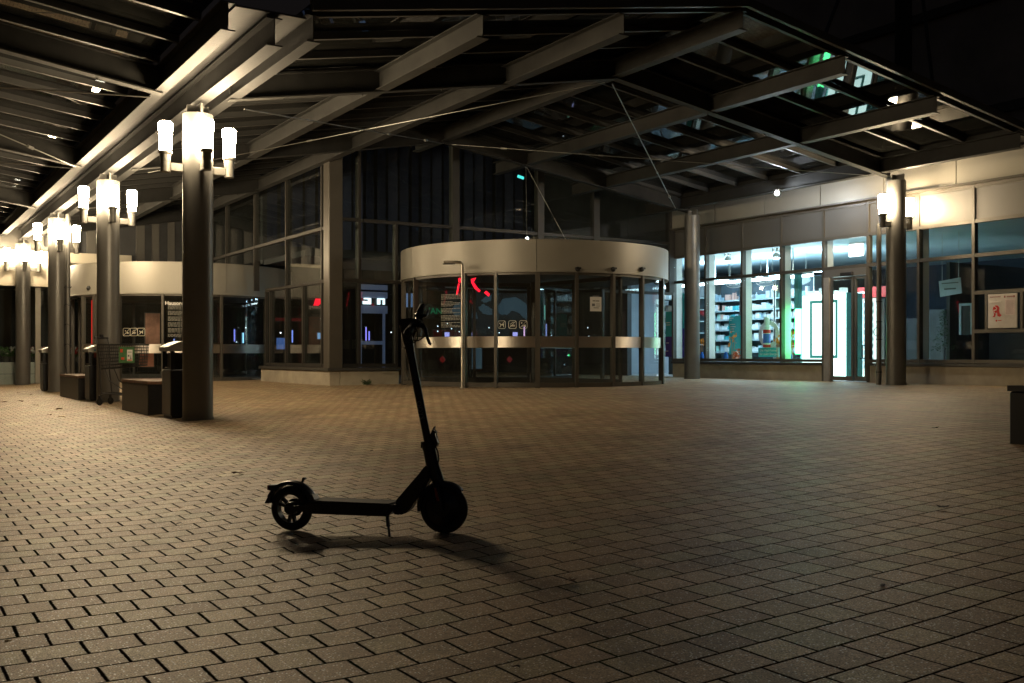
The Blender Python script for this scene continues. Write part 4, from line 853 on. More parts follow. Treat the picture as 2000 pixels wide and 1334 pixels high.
# ---------------------------------------------------------------- flower shop front and wall behind the left columns (wall along y = 31.8)
WY = 31.9
fs = thing('flower_shop_front', (0, WY, 0), 'long cream fascia and dark shop windows above a white counter wall, far left', 'building')
def fp(name, bm, m): bmesh.ops.translate(bm, verts=bm.verts[:], vec=Vector((0, -WY, 0))); return mk(name, bm, m, fs)
def zW(py, x): return zat(py, x, WY)
xr = 4.75
bm = NB(); box(bm, -22, xr + 0.0, WY - 0.5, WY - 0.2, zW(559, 3), zW(510, 3) + 0.05); fp('fascia_panel', bm, M_CREAM)
bm = NB(); box(bm, -22, xr, WY - 0.197, WY + 3.5, zW(559, 3) + 0.1, zW(559, 3) + 0.16); fp('soffit', bm, M_DARKW)
bm = NB(); box(bm, -22, 10.4, WY - 0.1, WY + 0.1, 3.6, 7.5); fp('upper_wall', bm, M_DARKW)
bm = NB(); box(bm, -22, 6.5, WY - 0.3, WY - 0.101, 3.54, 3.86); fp('ledge', bm, M_CREAM)
for k in range(12):
    x = 3.9 + k * 0.46
    if k in (4, 5, 9): continue
    bm = NB(); box(bm, x, x + (0.2 if k % 3 else 0.24), WY - 0.18, WY - 0.101, 3.65, 5.0 + 0.1 * (k % 2)); fp('pale_slat', bm, M_CLAD)
for k in range(5):
    x = -4 + k * 1.7; bm = NB(); box(bm, x, x + 1.2, WY - 0.16, WY - 0.101, 3.95, 4.8); fp('upper_window', bm, M_DARKF)
xm = onY(73, WY)
for x in (xm, xm - 3.1, xm - 6.2, xr):
    bm = NB(); box(bm, x - 0.07, x + 0.07, WY - 0.14, WY, 0.02, zW(559, 3) + 0.1); fp('mullion', bm, M_FASC)
wn_x = [-12, xm - 6.2, xm - 3.1, xm, xr]
for a, b_ in zip(wn_x, wn_x[1:]):
    bm = NB(); box(bm, a + 0.071, b_ - 0.071, WY - 0.08, WY - 0.07, 0.1, zW(559, 3) + 0.09); fp('window_pane', bm, M_GLASS)
    bm = NB(); box(bm, a + 0.071, b_ - 0.071, WY + 0.0, WY + 0.12, 0.1, 0.72); fp('counter_wall', bm, M_WHITE)
    bm = NB(); box(bm, a + 0.072, b_ - 0.072, WY - 0.004, WY - 0.0005, 0.385, 0.397); fp('wall_joint', bm, M_GREYTXT)
bm = NB(); box(bm, -22, xr, WY - 0.15, WY + 0.2, -0.05, 0.098); fp('base_strip', bm, M_STONE)
bm = NB(); box(bm, -22, xr + 0.6, WY + 3.5, WY + 3.6, 0, 3.5); fp('back_wall', bm, M_DARKW)
bm = NB(); box(bm, xm + 0.5, xr - 0.1, WY + 0.35, WY + 0.42, 2.0, zW(559, 3) + 0.05); fp('inner_panel', bm, M_CREAM)
bm = NB(); box(bm, 4.75, 10.4, WY - 0.12, WY - 0.03, 3.3, 3.6); fp('lintel', bm, M_FASC)
bm = NB(); box(bm, 4.82, 10.3, WY - 0.08, WY - 0.07, 0.1, 3.29); fp('window_pane', bm, M_GLASS)
M_PET = [mat('petal_white', (0.75, 0.72, 0.68), 0.6), mat('petal_red', (0.55, 0.03, 0.03), 0.5), mat('petal_pink', (0.6, 0.3, 0.28), 0.5), mat('leaf_green', (0.05, 0.13, 0.03), 0.6)]
fl = [(10, 3, 'low green plant at the left edge of the counter'), (24, 0, 'pot of white flowers left of the farthest column, first'), (31, 3, 'green leafy pot left of the farthest column'), (46, 0, 'bunch of white flowers just left of the farthest column'), (62, 2, 'pink and white flower bunch right of the farthest column'), (68, 0, 'tall white flowers right of the farthest column'), (83, 2, 'pink flower bunch behind the litter bin'), (134, 0, 'white flowers just right of the drainpipe column'), (141, 0, 'small white bunch between the drainpipe and the red pots'), (147, 1, 'large red bunch on the counter beside the second litter bin'), (160, 1, 'small red bunch nearest the revolving door')]
for px, mi, lab in fl:
    x = onY(px, WY + 0.25); bm = NB(); t = thing('flower_pot', (x, WY + 0.06, 0.722), lab, 'flowers', 'flowers on the counter')
    lathe(bm, [(0.07, 0), (0.1, 0.16)], 12); mk('pot', bm, M_CLAD, t, True)
    bm = NB()
    for k in range(14 if mi != 3 else 22):
        p = Vector((random.gauss(0, 0.09), random.gauss(0, 0.07), 0.24 + random.random() * 0.17)); bmesh.ops.create_icosphere(bm, subdivisions=1, radius=random.uniform(0.03, 0.055), matrix=Matrix.Translation(p))
    for v in bm.verts: v.co += Vector((random.uniform(-.012, .012), random.uniform(-.012, .012), random.uniform(-.012, .012)))
    mk('blossoms', bm, M_PET[mi], t)
    bm = NB()
    for k in range(26):
        a = random.uniform(0, 6.28); p = Vector((0.05 * math.cos(a), 0.05 * math.sin(a), 0.14)); d = Vector((math.cos(a) * 0.12, math.sin(a) * 0.12, random.uniform(0.04, 0.16))); n_ = d.orthogonal().normalized() * 0.02
        bm.faces.new([bm.verts.new(p), bm.verts.new(p + d * .5 + n_), bm.verts.new(p + d), bm.verts.new(p + d * .5 - n_)])
    mk('leaves', bm, M_PET[3], t)
t = thing('ceiling_light', (2.6, WY + 1.6, zW(559, 3) + 0.08), 'dim warm lamp under the soffit inside the flower shop', 'ceiling light')
bm = NB(); box(bm, -0.2, 0.2, -0.1, 0.1, -0.05, 0); mk('housing', bm, M_DARKF, t)
bm = NB(); box(bm, -0.18, 0.18, -0.08, 0.08, -0.056, -0.051); mk('diffuser', bm, emis('warm_diffuser', (1, 0.8, 0.6), 3), t)

# ---------------------------------------------------------------- things inside the hall
def board(name, px0, px1, py0, py1, Yw, m, label, cat='sign', dpt=0.06, frame=None):
    x0, x1 = onY(px0, Yw), onY(px1, Yw); xc = (x0 + x1) / 2; z0_, z1_ = zat(py1, xc, Yw), zat(py0, xc, Yw)
    t = thing(name, (xc, Yw, z0_), label, cat); hw = (x1 - x0) / 2
    bm = NB(); box(bm, -hw, hw, -0.01, 0.0, 0, z1_ - z0_); mk('face', bm, m, t)
    bm = NB(); box(bm, -hw - 0.02, hw + 0.02, 0.001, dpt, -0.02, z1_ - z0_ + 0.02); mk('housing', bm, frame or M_DARKF, t)
    return t, hw, z1_ - z0_
M_BLU = emis('cool_lit_wall', (0.32, 0.45, 0.8), 0.10, (0.3, 0.35, 0.5))
# lit shop front with block letters
Yw = 27.9
t = thing('shop_front', (onY(731, Yw), Yw, hg), 'blue grey lit shop portal with glowing white block letters, inside the glass corner', 'shop front')
x0, x1, xc = onY(704, Yw), onY(757, Yw), onY(731, Yw)
def zz(py): return zat(py, xc, Yw) - hg
bm = NB(); box(bm, x0 - xc, x1 - xc, 0, 0.1, zz(612), zz(597)); box(bm, x0 - xc, x1 - xc, 0, 0.1, zz(582), zz(570)); box(bm, x0 - xc, x1 - xc, 0, 0.1, zz(566), zz(556)); box(bm, onY(749, Yw) - xc, onY(753, Yw) - xc, 0.02, 0.08, 0, zz(612)); box(bm, x0 - xc, onY(707, Yw) - xc, 0.02, 0.08, 0, zz(612)); box(bm, x0 - xc, onY(749, Yw) - xc, 0.02, 0.08, zz(673), zz(666)); mk('portal', bm, M_BLU, t)
bm = NB(); box(bm, x0 - xc, x1 - xc, 0.05, 0.06, zz(597), zz(582)); mk('letter_ground', bm, M_BLACK, t)
bm = NB(); u = (onY(754, Yw) - onY(704, Yw)) / 50
def bx_(a, b_, p0, p1): box(bm, a * u + (x0 - xc), b_ * u + (x0 - xc), -0.03, 0.03, zz(p1), zz(p0))
bx_(7, 20, 582.5, 585); bx_(15, 20, 585, 588.5); bx_(5, 20, 588.5, 594.5); bx_(33, 47, 582.5, 585); bx_(33, 38, 585, 594.5); bx_(44, 47, 585, 594.5)
mk('block_letters', bm, emis('cold_letters', (0.75, 0.95, 1.0), 2.6), t)
M_REDGLOW = emis('red_glow', (1.0, 0.01, 0.03), 2.2)
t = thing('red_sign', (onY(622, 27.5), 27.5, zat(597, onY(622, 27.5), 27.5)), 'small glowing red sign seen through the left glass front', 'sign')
bm = NB(); prism(bm, [(-.14, 0), (0.0, 0), (0.04, 0.05), (0.16, 0.06), (0.17, .2), (-.08, .2)], -0.03, 0.03); mk('red_letter', bm, M_REDGLOW, t)
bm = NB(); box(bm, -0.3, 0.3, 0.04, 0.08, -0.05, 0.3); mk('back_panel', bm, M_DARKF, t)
# red reflection in the door glass, added as glowing strokes hung inside
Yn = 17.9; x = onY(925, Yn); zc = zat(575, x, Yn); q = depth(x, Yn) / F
t = thing('red_reflection', (x, Yn, zc), 'red reflection built as broken glowing strokes high inside the big revolving door', 'reflection')
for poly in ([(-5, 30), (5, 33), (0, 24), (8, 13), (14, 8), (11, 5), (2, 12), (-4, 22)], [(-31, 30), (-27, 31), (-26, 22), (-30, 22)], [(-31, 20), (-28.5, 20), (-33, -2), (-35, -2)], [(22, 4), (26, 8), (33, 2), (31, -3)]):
    bm = NB(); prism(bm, [(a * q * 1.1, b_ * q) for a, b_ in poly], -0.01, 0.01); mk('reflection_stroke', bm, M_REDGLOW, t)
bm = NB(); tube(bm, [(-0.2, 0.03, 0.1), (-0.2, 0.03, 2.56 - zc)], 0.004, 5); tube(bm, [(0.2, 0.03, 0.1), (0.2, 0.03, 2.56 - zc)], 0.004, 5); tube(bm, [(-0.35, 0.03, 0.1), (0.35, 0.03, 0.1)], 0.004, 5); mk('hanging_frame', bm, M_BLACK, t)  # frame added to carry the reflection strokes
Yg = 25.6; x = onY(850, Yg); zc = zat(608, x, Yg)
t = thing('green_sign', (x, Yg, zc), 'dim green lettering AN on a dark panel behind the big revolving door', 'sign')
text('lettering', "'AN", 0.26, emis('dim_green', (0.02, 0.5, 0.2), 0.35), t, (0, -0.02, 0), R(90), 0, 0, 0.004)
bm = NB(); box(bm, -0.3, 0.5, 0, 0.03, -0.2, 0.2); mk('panel', bm, M_BLACK, t)
# world map like wall graphic
Yg = 25.2; x = onY(965, Yg); zc = zat(650, x, Yg); q = depth(x, Yg) / F
t = thing('wall_graphic', (x, Yg, zc), 'grey blue map shaped wall graphic glimmering behind the big revolving door', 'wall graphic')
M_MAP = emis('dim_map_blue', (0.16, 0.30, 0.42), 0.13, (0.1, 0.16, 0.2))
for poly in ([(5, 45), (18, 66), (50, 72), (72, 60), (78, 55), (78, 25), (66, 32), (58, 40), (40, 44), (30, 36), (14, 36)], [(-100, 36), (-84, 56), (-60, 64), (-54, 50), (-62, 42), (-70, 34), (-86, 30), (-94, 40)], [(-36, 48), (-24, 56), (-4, 46), (-4, 34), (-26, 36)], [(-56, 36), (-40, 40), (-36, 26), (-54, 28)], [(-30, 62), (-16, 72), (-6, 74), (-8, 62), (-20, 58)]):
    bm = NB(); n_ = len(poly); pp = []
    for i in range(n_):
        a, b_ = Vector(poly[i]), Vector(poly[(i + 1) % n_])
        for k in range(4): p = a.lerp(b_, k / 4); pp.append(((p.x + random.uniform(-1.2, 1.2)) * q, (p.y + random.uniform(-1.2, 1.2)) * q))
    prism(bm, pp, -0.01, 0.0); mk('land_patch', bm, M_MAP, t)
bm = NB(); box(bm, -108 * q, 84 * q, 0.01, 0.04, -20 * q, 96 * q); mk('panel', bm, M_BLACK, t)
bm = NB(); box(bm, -108 * q, 84 * q, -0.02, 0.005, 84 * q, 86 * q); mk('top_rail', bm, M_MIDW, t)
bm = NB(); box(bm, -60 * q, -28 * q, -0.02, 0.005, -70 * q, -30 * q); mk('lower_patch', bm, M_MAP, t)
M_SCR = emis('lilac_screen', (0.5, 0.45, 1.0), 1.6)
for px, lab in ((873, 'small lilac screen left of the red reflection strokes, low behind the big door'), (917, 'small lilac screen just right of the steel sensor pole'), (1006, 'small lilac screen under the smoking ban pictogram')):
    board('screen', px - 4.5, px + 4.5, 649, 658, 24.6, M_SCR, lab, 'screen', 0.12)
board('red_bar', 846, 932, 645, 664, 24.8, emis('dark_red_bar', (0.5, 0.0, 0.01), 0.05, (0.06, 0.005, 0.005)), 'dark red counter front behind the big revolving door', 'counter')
board('red_bar', 520, 600, 621, 627, 28.5, emis('dark_red_bar2', (0.6, 0.02, 0.02), 0.10, (0.06, 0.005, 0.005)), 'long dark red strip of light inside the left glass front', 'light strip')
board('lit_cabinet', 1108, 1122, 615, 640, 27, emis('lilac_cab', (0.3, 0.35, 0.9), 0.55), 'blue lit cabinet behind the right half of the big door', 'cabinet')
board('lit_cabinet', 1132, 1147, 617, 656, 27, emis('lilac_cab2', (0.25, 0.35, 0.8), 0.35), 'tall blue lit cabinet behind the paper notice', 'cabinet')
board('lit_poster', 790, 806, 573, 600, 26, emis('blue_poster', (0.35, 0.55, 0.95), 0.4), 'pale blue lit poster behind the left edge of the big revolving door', 'poster')
board('glowing_screen', 540, 558, 660, 682, 27.2, emis('blue_glim', (0.15, 0.3, 0.8), 0.5), 'blue glowing panel low inside the left glass front', 'screen')
board('glowing_screen', 620, 626, 650, 662, 26.6, emis('cyan_glim', (0.3, 0.6, 1), 0.8), 'tiny cyan panel beside the second mullion of the left glass front', 'screen')
board('skin_poster', 284, 312, 612, 675, 27.5, mat('terracotta_print', (0.40, 0.2, 0.14), 0.6, 0, 0.5, 2.5), 'terracotta coloured poster behind the farther revolving door', 'poster')
board('skin_poster', 272, 300, 690, 716, 27.2, mat('salmon_print', (0.5, 0.2, 0.13), 0.6, 0, 0.4, 3), 'salmon coloured low panel behind the farther revolving door', 'poster')
# standing red light tube in the farther door
t = thing('red_light_tube', (onY(181, 29.4), 29.4, 0.3), 'vertical red light tube inside the farther revolving door', 'light strip')
bm = NB(); lathe(bm, [(0.035, 0.1), (0.035, 2.1)], 12); mk('tube', bm, emis('red_tube', (0.8, 0.01, 0.01), 0.9), t, True)
bm = NB(); lathe(bm, [(0.1, 0), (0.1, 0.1)], 16); mk('foot', bm, M_BLACK, t)
# slim standing light bars and pinpoint lights glinting in the hall
for i, (px, py, h_, col, lab) in enumerate(((571, 657, 12, (0.25, 0.35, 1), 'slim blue light bar low behind the third mullion'), (640, 648, 10, (0.4, 0.5, 1), 'slim blue light bar beside the glass corner pillar'), (715, 652, 13, (0.3, 0.25, 1), 'left violet light bar under the block letter portal'), (721, 656, 9, (0.25, 0.25, 1), 'right short violet light bar under the block letter portal'), (1067, 648, 15, (0.5, 0.5, 1), 'lilac light bar right of the wide door post'), (1064, 610, 14, (0.2, 0.5, 0.35), 'dim green light bar above the lilac bar'), (1024, 650, 12, (0.9, 0.5, 0.8), 'pink light bar under the third pictogram'), (458, 655, 12, (0.3, 0.3, 1), 'violet light bar right of the nearest column'), (475, 660, 10, (0.3, 0.7, 1), 'cyan light bar right of the nearest column'), (340, 672, 10, (0.4, 0.45, 1), 'violet light bar under the house rules'))):
    Yb = 24.2 if px > 500 else 30.5
    x = onY(px, Yb); z = zat(py, x, Yb); q = depth(x, Yb) / F
    bm = NB(); lathe(bm, [(1.3 * q, -h_ * q), (1.3 * q, h_ * q)], 8)
    tag(mk('light_bar', bm, emis('bar_glow', col, 1.8), None, True, loc=(x, Yb, z)), lab, 'light bar', 'slim light bars in the hall')
pin = [(1065, 534), (1065, 560), (1148, 640), (1150, 657), (855, 637), (855, 647), (874, 632), (882, 642), (897, 648), (1045, 642), (1100, 658), (822, 698), (1109, 694), (480, 640), (462, 668), (548, 650), (627, 622), (764, 649), (1102, 712), (975, 650), (1284, 733), (955, 640), (1077, 655)]
pl = ['top left pinpoint lamp behind the pane right of the wide post', 'pinpoint lamp below the topmost one, right of the wide post']
for i, (px, py) in enumerate(pin):
    Yb = 23.8 if px > 500 else 30.4; x = onY(px, Yb)
    if px > 1200: Yb = 21.4; x = onY(px, Yb)
    z = zat(py, x, Yb); bm = NB(); bmesh.ops.create_icosphere(bm, subdivisions=1, radius=0.017)
    gp = ('left glass front and farther door' if px < 780 else 'left half of the big revolving door' if px < 1040 else 'right half of the big revolving door')
    tag(mk('pinpoint_lamp', bm, emis('pin_glow', (0.8, 0.9, 1), 4), None, loc=(x, Yb, z)), 'tiny white pinpoint lamp glinting behind the %s' % gp, 'lamp', 'pinpoint lamps behind the %s' % gp)
bm = NB(); bmesh.ops.create_icosphere(bm, subdivisions=2, radius=0.03)
tag(mk('indicator_lamp', bm, emis('green_ind', (0.05, 1, 0.2), 4), None, loc=(onY(1111, 23.8), 23.8, zat(694, onY(1111, 23.8), 23.8))), 'green indicator lamp low behind the big revolving door', 'lamp')
for px, lab in ((864, 'dim red disc behind the pane left of the steel pole'), (995, 'dim red disc below the pictograms of the big door')):  # small dim red emissive discs with a cross
    x = onY(px, 24.0); bm = NB(); lathe(bm, [(0.07, -0.02), (0.07, 0.02)], 20, M=Matrix.Rotation(R(90), 4, 'X')); box(bm, -0.1, 0.1, -0.01, 0.01, -0.008, 0.008); box(bm, -0.008, 0.008, -0.011, 0.011, -0.1, 0.1)
    tag(mk('red_disc', bm, emis('dim_red', (0.8, 0.0, 0.01), 0.16), None, loc=(x, 24.0, zat(702, x, 24.0))), lab, 'lamp', 'dim red discs')
t = thing('exit_sign', (onY(1017, 24.5), 24.5, zat(346, onY(1017, 24.5), 24.5)), 'tiny cyan lit exit sign high behind the glass above the big door', 'exit sign')
bm = NB(); box(bm, -0.1, 0.1, -0.02, 0.02, -0.035, 0.035, Matrix.Rotation(R(12), 4, 'Y')); mk('lit_face', bm, emis('cyan_exit', (0.1, 0.9, 0.85), 1.6), t)
bm = NB(); box(bm, -0.02, 0.02, -0.01, 0.01, 0.04, 1.2); mk('hanger', bm, M_DARKF, t)
# added fill lamps that tint the upper storey faint blue
for x, y, lab in ((13.5, 25.5, 'added dim blue fill light above the gallery behind the big door'), (18.5, 25.5, 'added dim blue fill light above the gallery toward the pharmacy')):
    t = thing('blue_fill_light', (x, y, 7.3), lab, 'lamp', 'added blue fill lights')
    bm = NB(); box(bm, -0.6, 0.6, -0.1, 0.1, 0, 0.1); mk('housing', bm, M_DARKF, t)
    bm = NB(); box(bm, -0.58, 0.58, -0.09, 0.09, -0.01, -0.002); mk('diffuser', bm, emis('fill_blue', (0.22, 0.38, 1.0), 0.38), t)

# ---------------------------------------------------------------- dark building rising behind the pharmacy roof, mast with stays
t = thing('upper_building', (30, 14, 0), 'tall unlit concrete building rising behind the canopy on the right', 'building')
bm = NB(); box(bm, 0, 8, -30, 34, 0, 26); mk('wall', bm, mat('dark_concrete', (0.45, 0.40, 0.36), 0.85, 0, 0.25, 0.4), t)
for k in range(5):
    bm = NB(); box(bm, -0.15, -0.002, -30, 34, 8.5 + k * 3.6, 8.8 + k * 3.6); mk('ledge', bm, M_CLAD, t)
t = thing('upper_building', (12, 52, 0), 'unlit upper storeys rising far behind the glass hall', 'building')
bm = NB(); box(bm, -45, 20, 0, 6, 0, 13); mk('wall', bm, M_DARKW, t)
t = thing('canopy_mast', (17.2, 13.0, 4.9), 'thick dark canopy mast with thin stay cables above the right roof edge', 'mast')
bm = NB(); lathe(bm, [(0.16, 0), (0.16, 6.5)], 20); mk('mast', bm, M_BEAM, t, True)
for ex, ey in ((-5, -2.3), (-2.4, -2.4), (3.5, -4.0), (-4.5, 5)):
    bm = NB(); tube(bm, [(0, 0, 6.3), (ex, ey, roofz(17.2 + ex) + 0.42 - 4.9)], 0.03, 8); mk('stay_cable', bm, M_DARKF, t)

# ---------------------------------------------------------------- litter bins, benches, trolley
def bin_(x, y, label, top=1.02):
    t = thing('litter_bin', (x, y, gz(x)), label, 'litter bin', 'litter bins along the left columns')
    bm = NB(); box(bm, -0.23, 0.23, -0.24, 0.24, 0.03, top - 0.38); bev(bm, 0.012, 1); mk('door_case', bm, M_BIN, t)
    bm = NB(); box(bm, -0.21, 0.21, -0.22, 0.22, 0.0, 0.03); mk('foot', bm, M_BLACK, t)
    bm = NB()
    bm.free()
    for sx in (-1, 1):
        for sy in (-1, 1): bm = NB(); box(bm, sx * 0.228 - 0.05 * (sx > 0), sx * 0.228 + 0.05 * (sx < 0), sy * 0.238 - 0.05 * (sy > 0), sy * 0.238 + 0.05 * (sy < 0), top - 0.379, top - 0.14); mk('hood_post', bm, M_BIN, t)
    bm = NB(); box(bm, -0.17, 0.17, -0.18, 0.18, top - 0.379, top - 0.16); mk('liner', bm, M_BLACK, t)
    bm = NB(); box(bm, -0.235, -0.20, -0.05, 0.05, top - 0.36, top - 0.352); mk('latch', bm, M_STEEL, t)
    bm = NB(); pr = [(-0.26, top - 0.139), (0.26, top - 0.139)] + [(0.26 - 0.52 * k / 10, top - 0.13 + 0.13 * math.sin(math.pi * (0.12 + 0.76 * k / 10))) for k in range(11)]
    prism(bm, pr, -0.26, 0.26); mk('curved_lid', bm, M_LID, t)
    return t
bin_(3.54, 13.96, 'dark litter bin with a curved metal lid beside the nearest column')
bin_(3.54, 19.86, 'dark litter bin left of the shopping cart, with small blue lettering')
bin_(3.54, 25.76, 'dark litter bin before the drainpipe column, farthest of the bins')
o = thing('bin_sticker', (3.42, 19.595, 1.0), 'small faded blue and red sticker on the litter bin left of the shopping cart', 'sticker')
bm = NB(); [box(bm, -0.04 + k * 0.05, -0.005 + k * 0.05, 0, 0.003, 0, 0.03) for k in range(4)]; mk('blue_marks', bm, mat('faded_blue', (0.08, 0.25, 0.35), 0.6), o)
bm = NB(); box(bm, -0.04, 0.1, 0.001, 0.003, -0.12, -0.03); mk('red_mark', bm, mat('faded_red', (0.15, 0.03, 0.02), 0.6), o)
def bench(x0, x1, y0, y1, label, hgt=0.46, grp='block benches along the left columns', top=None):
    xc, yc = (x0 + x1) / 2, (y0 + y1) / 2; t = thing('block_bench', (xc, yc, gz(xc)), label, 'bench', grp)
    a, b_ = (x1 - x0) / 2, (y1 - y0) / 2
    bm = NB(); box(bm, -a, a, -b_, b_, -0.03, hgt - 0.045); bev(bm, 0.012, 1); mk('base', bm, M_BLACK, t)
    bm = NB()
    n = 5
    for k in range(n):
        xx = -a - 0.01 + (2 * a + 0.02) * k / n; box(bm, xx + 0.003, xx + (2 * a + 0.02) / n - 0.003, -b_ - 0.01, b_ + 0.01, hgt - 0.043, hgt)
    mk('slatted_seat', bm, top or M_BROWN, t); return t
bench(3.25, 3.95, 14.75, 16.5, 'dark block bench with a brown wooden seat between the nearest bin and the shopping cart')
bench(3.25, 3.95, 20.4, 22.6, 'dark block bench with a brown wooden seat beyond the shopping cart', 0.44)
bench(7.25, 8.9, 3.0, 4.55, 'black block bench cut off by the right edge of the photo', 0.43, 'black block bench on the right', M_BLACK)
def wire_cart(x, y, rz):
    t = thing('shopping_cart', (x, y, gz(x)), 'wire shopping cart with a green advertising board on its side', 'shopping cart', None, rz)
    L0, L1 = -0.42, 0.42; zb_, zt_ = 0.60, 1.0
    def cor(f, z):                       # basket narrows forward and down
        k = (z - zb_) / (zt_ - zb_); hw = 0.20 + 0.06 * k - 0.04 * f; xx = L0 + 0.05 * (1 - k) + (L1 - L0 - 0.06 * (1 - k)) * f; zz_ = z + 0.06 * f * (1 - k); return xx, hw, zz_
    bm = NB()
    for z in [zb_ + 0.057 * k for k in range(8)]:
        pts = []
        for f in (0, 1): xx, hw, zz_ = cor(f, z); pts.append((xx, hw, zz_))
        a, b_ = pts; tube(bm, [(a[0], -a[1], a[2]), (b_[0], -b_[1], b_[2]), (b_[0], b_[1], b_[2]), (a[0], a[1], a[2])], 0.006 if 0.61 < z < 0.98 else 0.013, 5, True)
    for k in range(23):
        f = k / 22
        for s_ in (-1, 1):
            a, b_ = cor(f, zb_), cor(f, zt_ - 0.001); tube(bm, [(a[0], s_ * a[1], a[2]), (b_[0], s_ * b_[1], b_[2])], 0.0048, 4)
        a = cor(f, zb_); tube(bm, [(a[0], -a[1], a[2]), (a[0], a[1], a[2])], 0.0048, 4)
    for k in range(9):
        for f in (0, 1):
            a, b_ = cor(f, zb_), cor(f, zt_ - 0.001); q = -1 + 2 * k / 8; tube(bm, [(a[0], q * a[1], a[2]), (b_[0], q * b_[1], b_[2])], 0.0048, 4)
    mk('basket', bm, M_WIRE, t)
    bm = NB()
    for s_ in (-1, 1):
        tube(bm, [(L0 - 0.04, s_ * 0.24, 1.1), (L0, s_ * 0.24, 0.98), (L0 + 0.02, s_ * 0.2, 0.58), (L0 + 0.06, s_ * 0.22, 0.2), (L0 + 0.03, s_ * 0.23, 0.11)], 0.012, 8)
        tube(bm, [(L0 + 0.06, s_ * 0.22, 0.2), (0.1, s_ * 0.2, 0.17), (L1 - 0.08, s_ * 0.16, 0.15)], 0.011, 8)
        tube(bm, [(L0 + 0.12, s_ * 0.19, 0.60), (L0 + 0.22, s_ * 0.2, 0.4), (L1 - 0.15, s_ * 0.17, 0.15)], 0.009, 8)
        tube(bm, [(0.2, s_ * 0.17, 0.62), (0.22, s_ * 0.17, 0.42), (0.3, s_ * 0.15, 0.3)], 0.008, 8)
    for q in range(7): tube(bm, [(L0 + 0.1, -0.2 + q * 0.066, 0.205), (L1 - 0.1, -0.16 + q * 0.053, 0.165)], 0.0035, 4)
    tube(bm, [(L1 - 0.08, -0.16, 0.15), (L1 - 0.04, 0, 0.15), (L1 - 0.08, 0.16, 0.15)], 0.011, 8)
    mk('frame', bm, M_WIRE, t)
    bm = NB(); tube(bm, [(L0 - 0.05, -0.27, 1.11), (L0 - 0.05, 0.27, 1.11)], 0.018, 10); box(bm, L0 - 0.07, L0 - 0.03, -0.05, 0.05, 1.09, 1.17); mk('handle', bm, M_BLACK, t)
    for xx, yy in ((L0 + 0.03, 0.23), (L0 + 0.03, -0.23), (L1 - 0.1, 0.15), (L1 - 0.1, -0.15)):
        bm = NB(); lathe(bm, [(0.055, -0.014), (0.06, -0.01), (0.06, 0.01), (0.055, 0.014)], 18, M=Matrix.Translation((xx, yy, 0.06)) @ Matrix.Rotation(R(90), 4, 'X')); wh = mk('wheel', bm, M_RUB, t, True)
        bm = NB(); box(bm, xx - 0.02, xx + 0.02, yy - 0.024, yy - 0.017, 0.05, 0.16); box(bm, xx - 0.02, xx + 0.02, yy + 0.017, yy + 0.024, 0.05, 0.16); box(bm, xx - 0.02, xx + 0.02, yy - 0.0169, yy + 0.0169, 0.13, 0.16); mk('caster_fork', bm, M_WIRE, t)
    yf = -0.262
    bm = NB(); box(bm, 0.02, 0.34, yf - 0.006, yf, 0.70, 0.96); bd = mk('advert_board', bm, mat('advert_green', (0.06, 0.16, 0.06), 0.5, 0, 0.5, 12), t)
    bm = NB(); box(bm, 0.19, 0.30, yf - 0.009, yf - 0.0065, 0.73, 0.915); mk('white_field', bm, M_WHITE, bd)
    bm = NB(); box(bm, 0.05, 0.10, yf - 0.010, yf - 0.0065, 0.87, 0.925); box(bm, 0.07, 0.135, yf - 0.010, yf - 0.0065, 0.75, 0.79); box(bm, 0.2, 0.29, yf - 0.0105, yf - 0.0095, 0.735, 0.755); mk('red_shapes', bm, mat('advert_red', (0.6, 0.08, 0.03), 0.5), bd)
    bm = NB(); box(bm, 0.205, 0.24, yf - 0.0105, yf - 0.0095, 0.80, 0.83); prism(bm, [(0.25, 0.762), (0.285, 0.762), (0.275, 0.79), (0.27, 0.83), (0.265, 0.83), (0.26, 0.79)], yf - 0.0105, yf - 0.0095); box(bm, 0.205, 0.285, yf - 0.0105, yf - 0.0095, 0.87, 0.88); mk('grey_print', bm, M_GREYTXT, bd)
    return t
ct_ = wire_cart(3.55, 17.85, R(-32)); ct_.scale = (0.8, 1, 1)

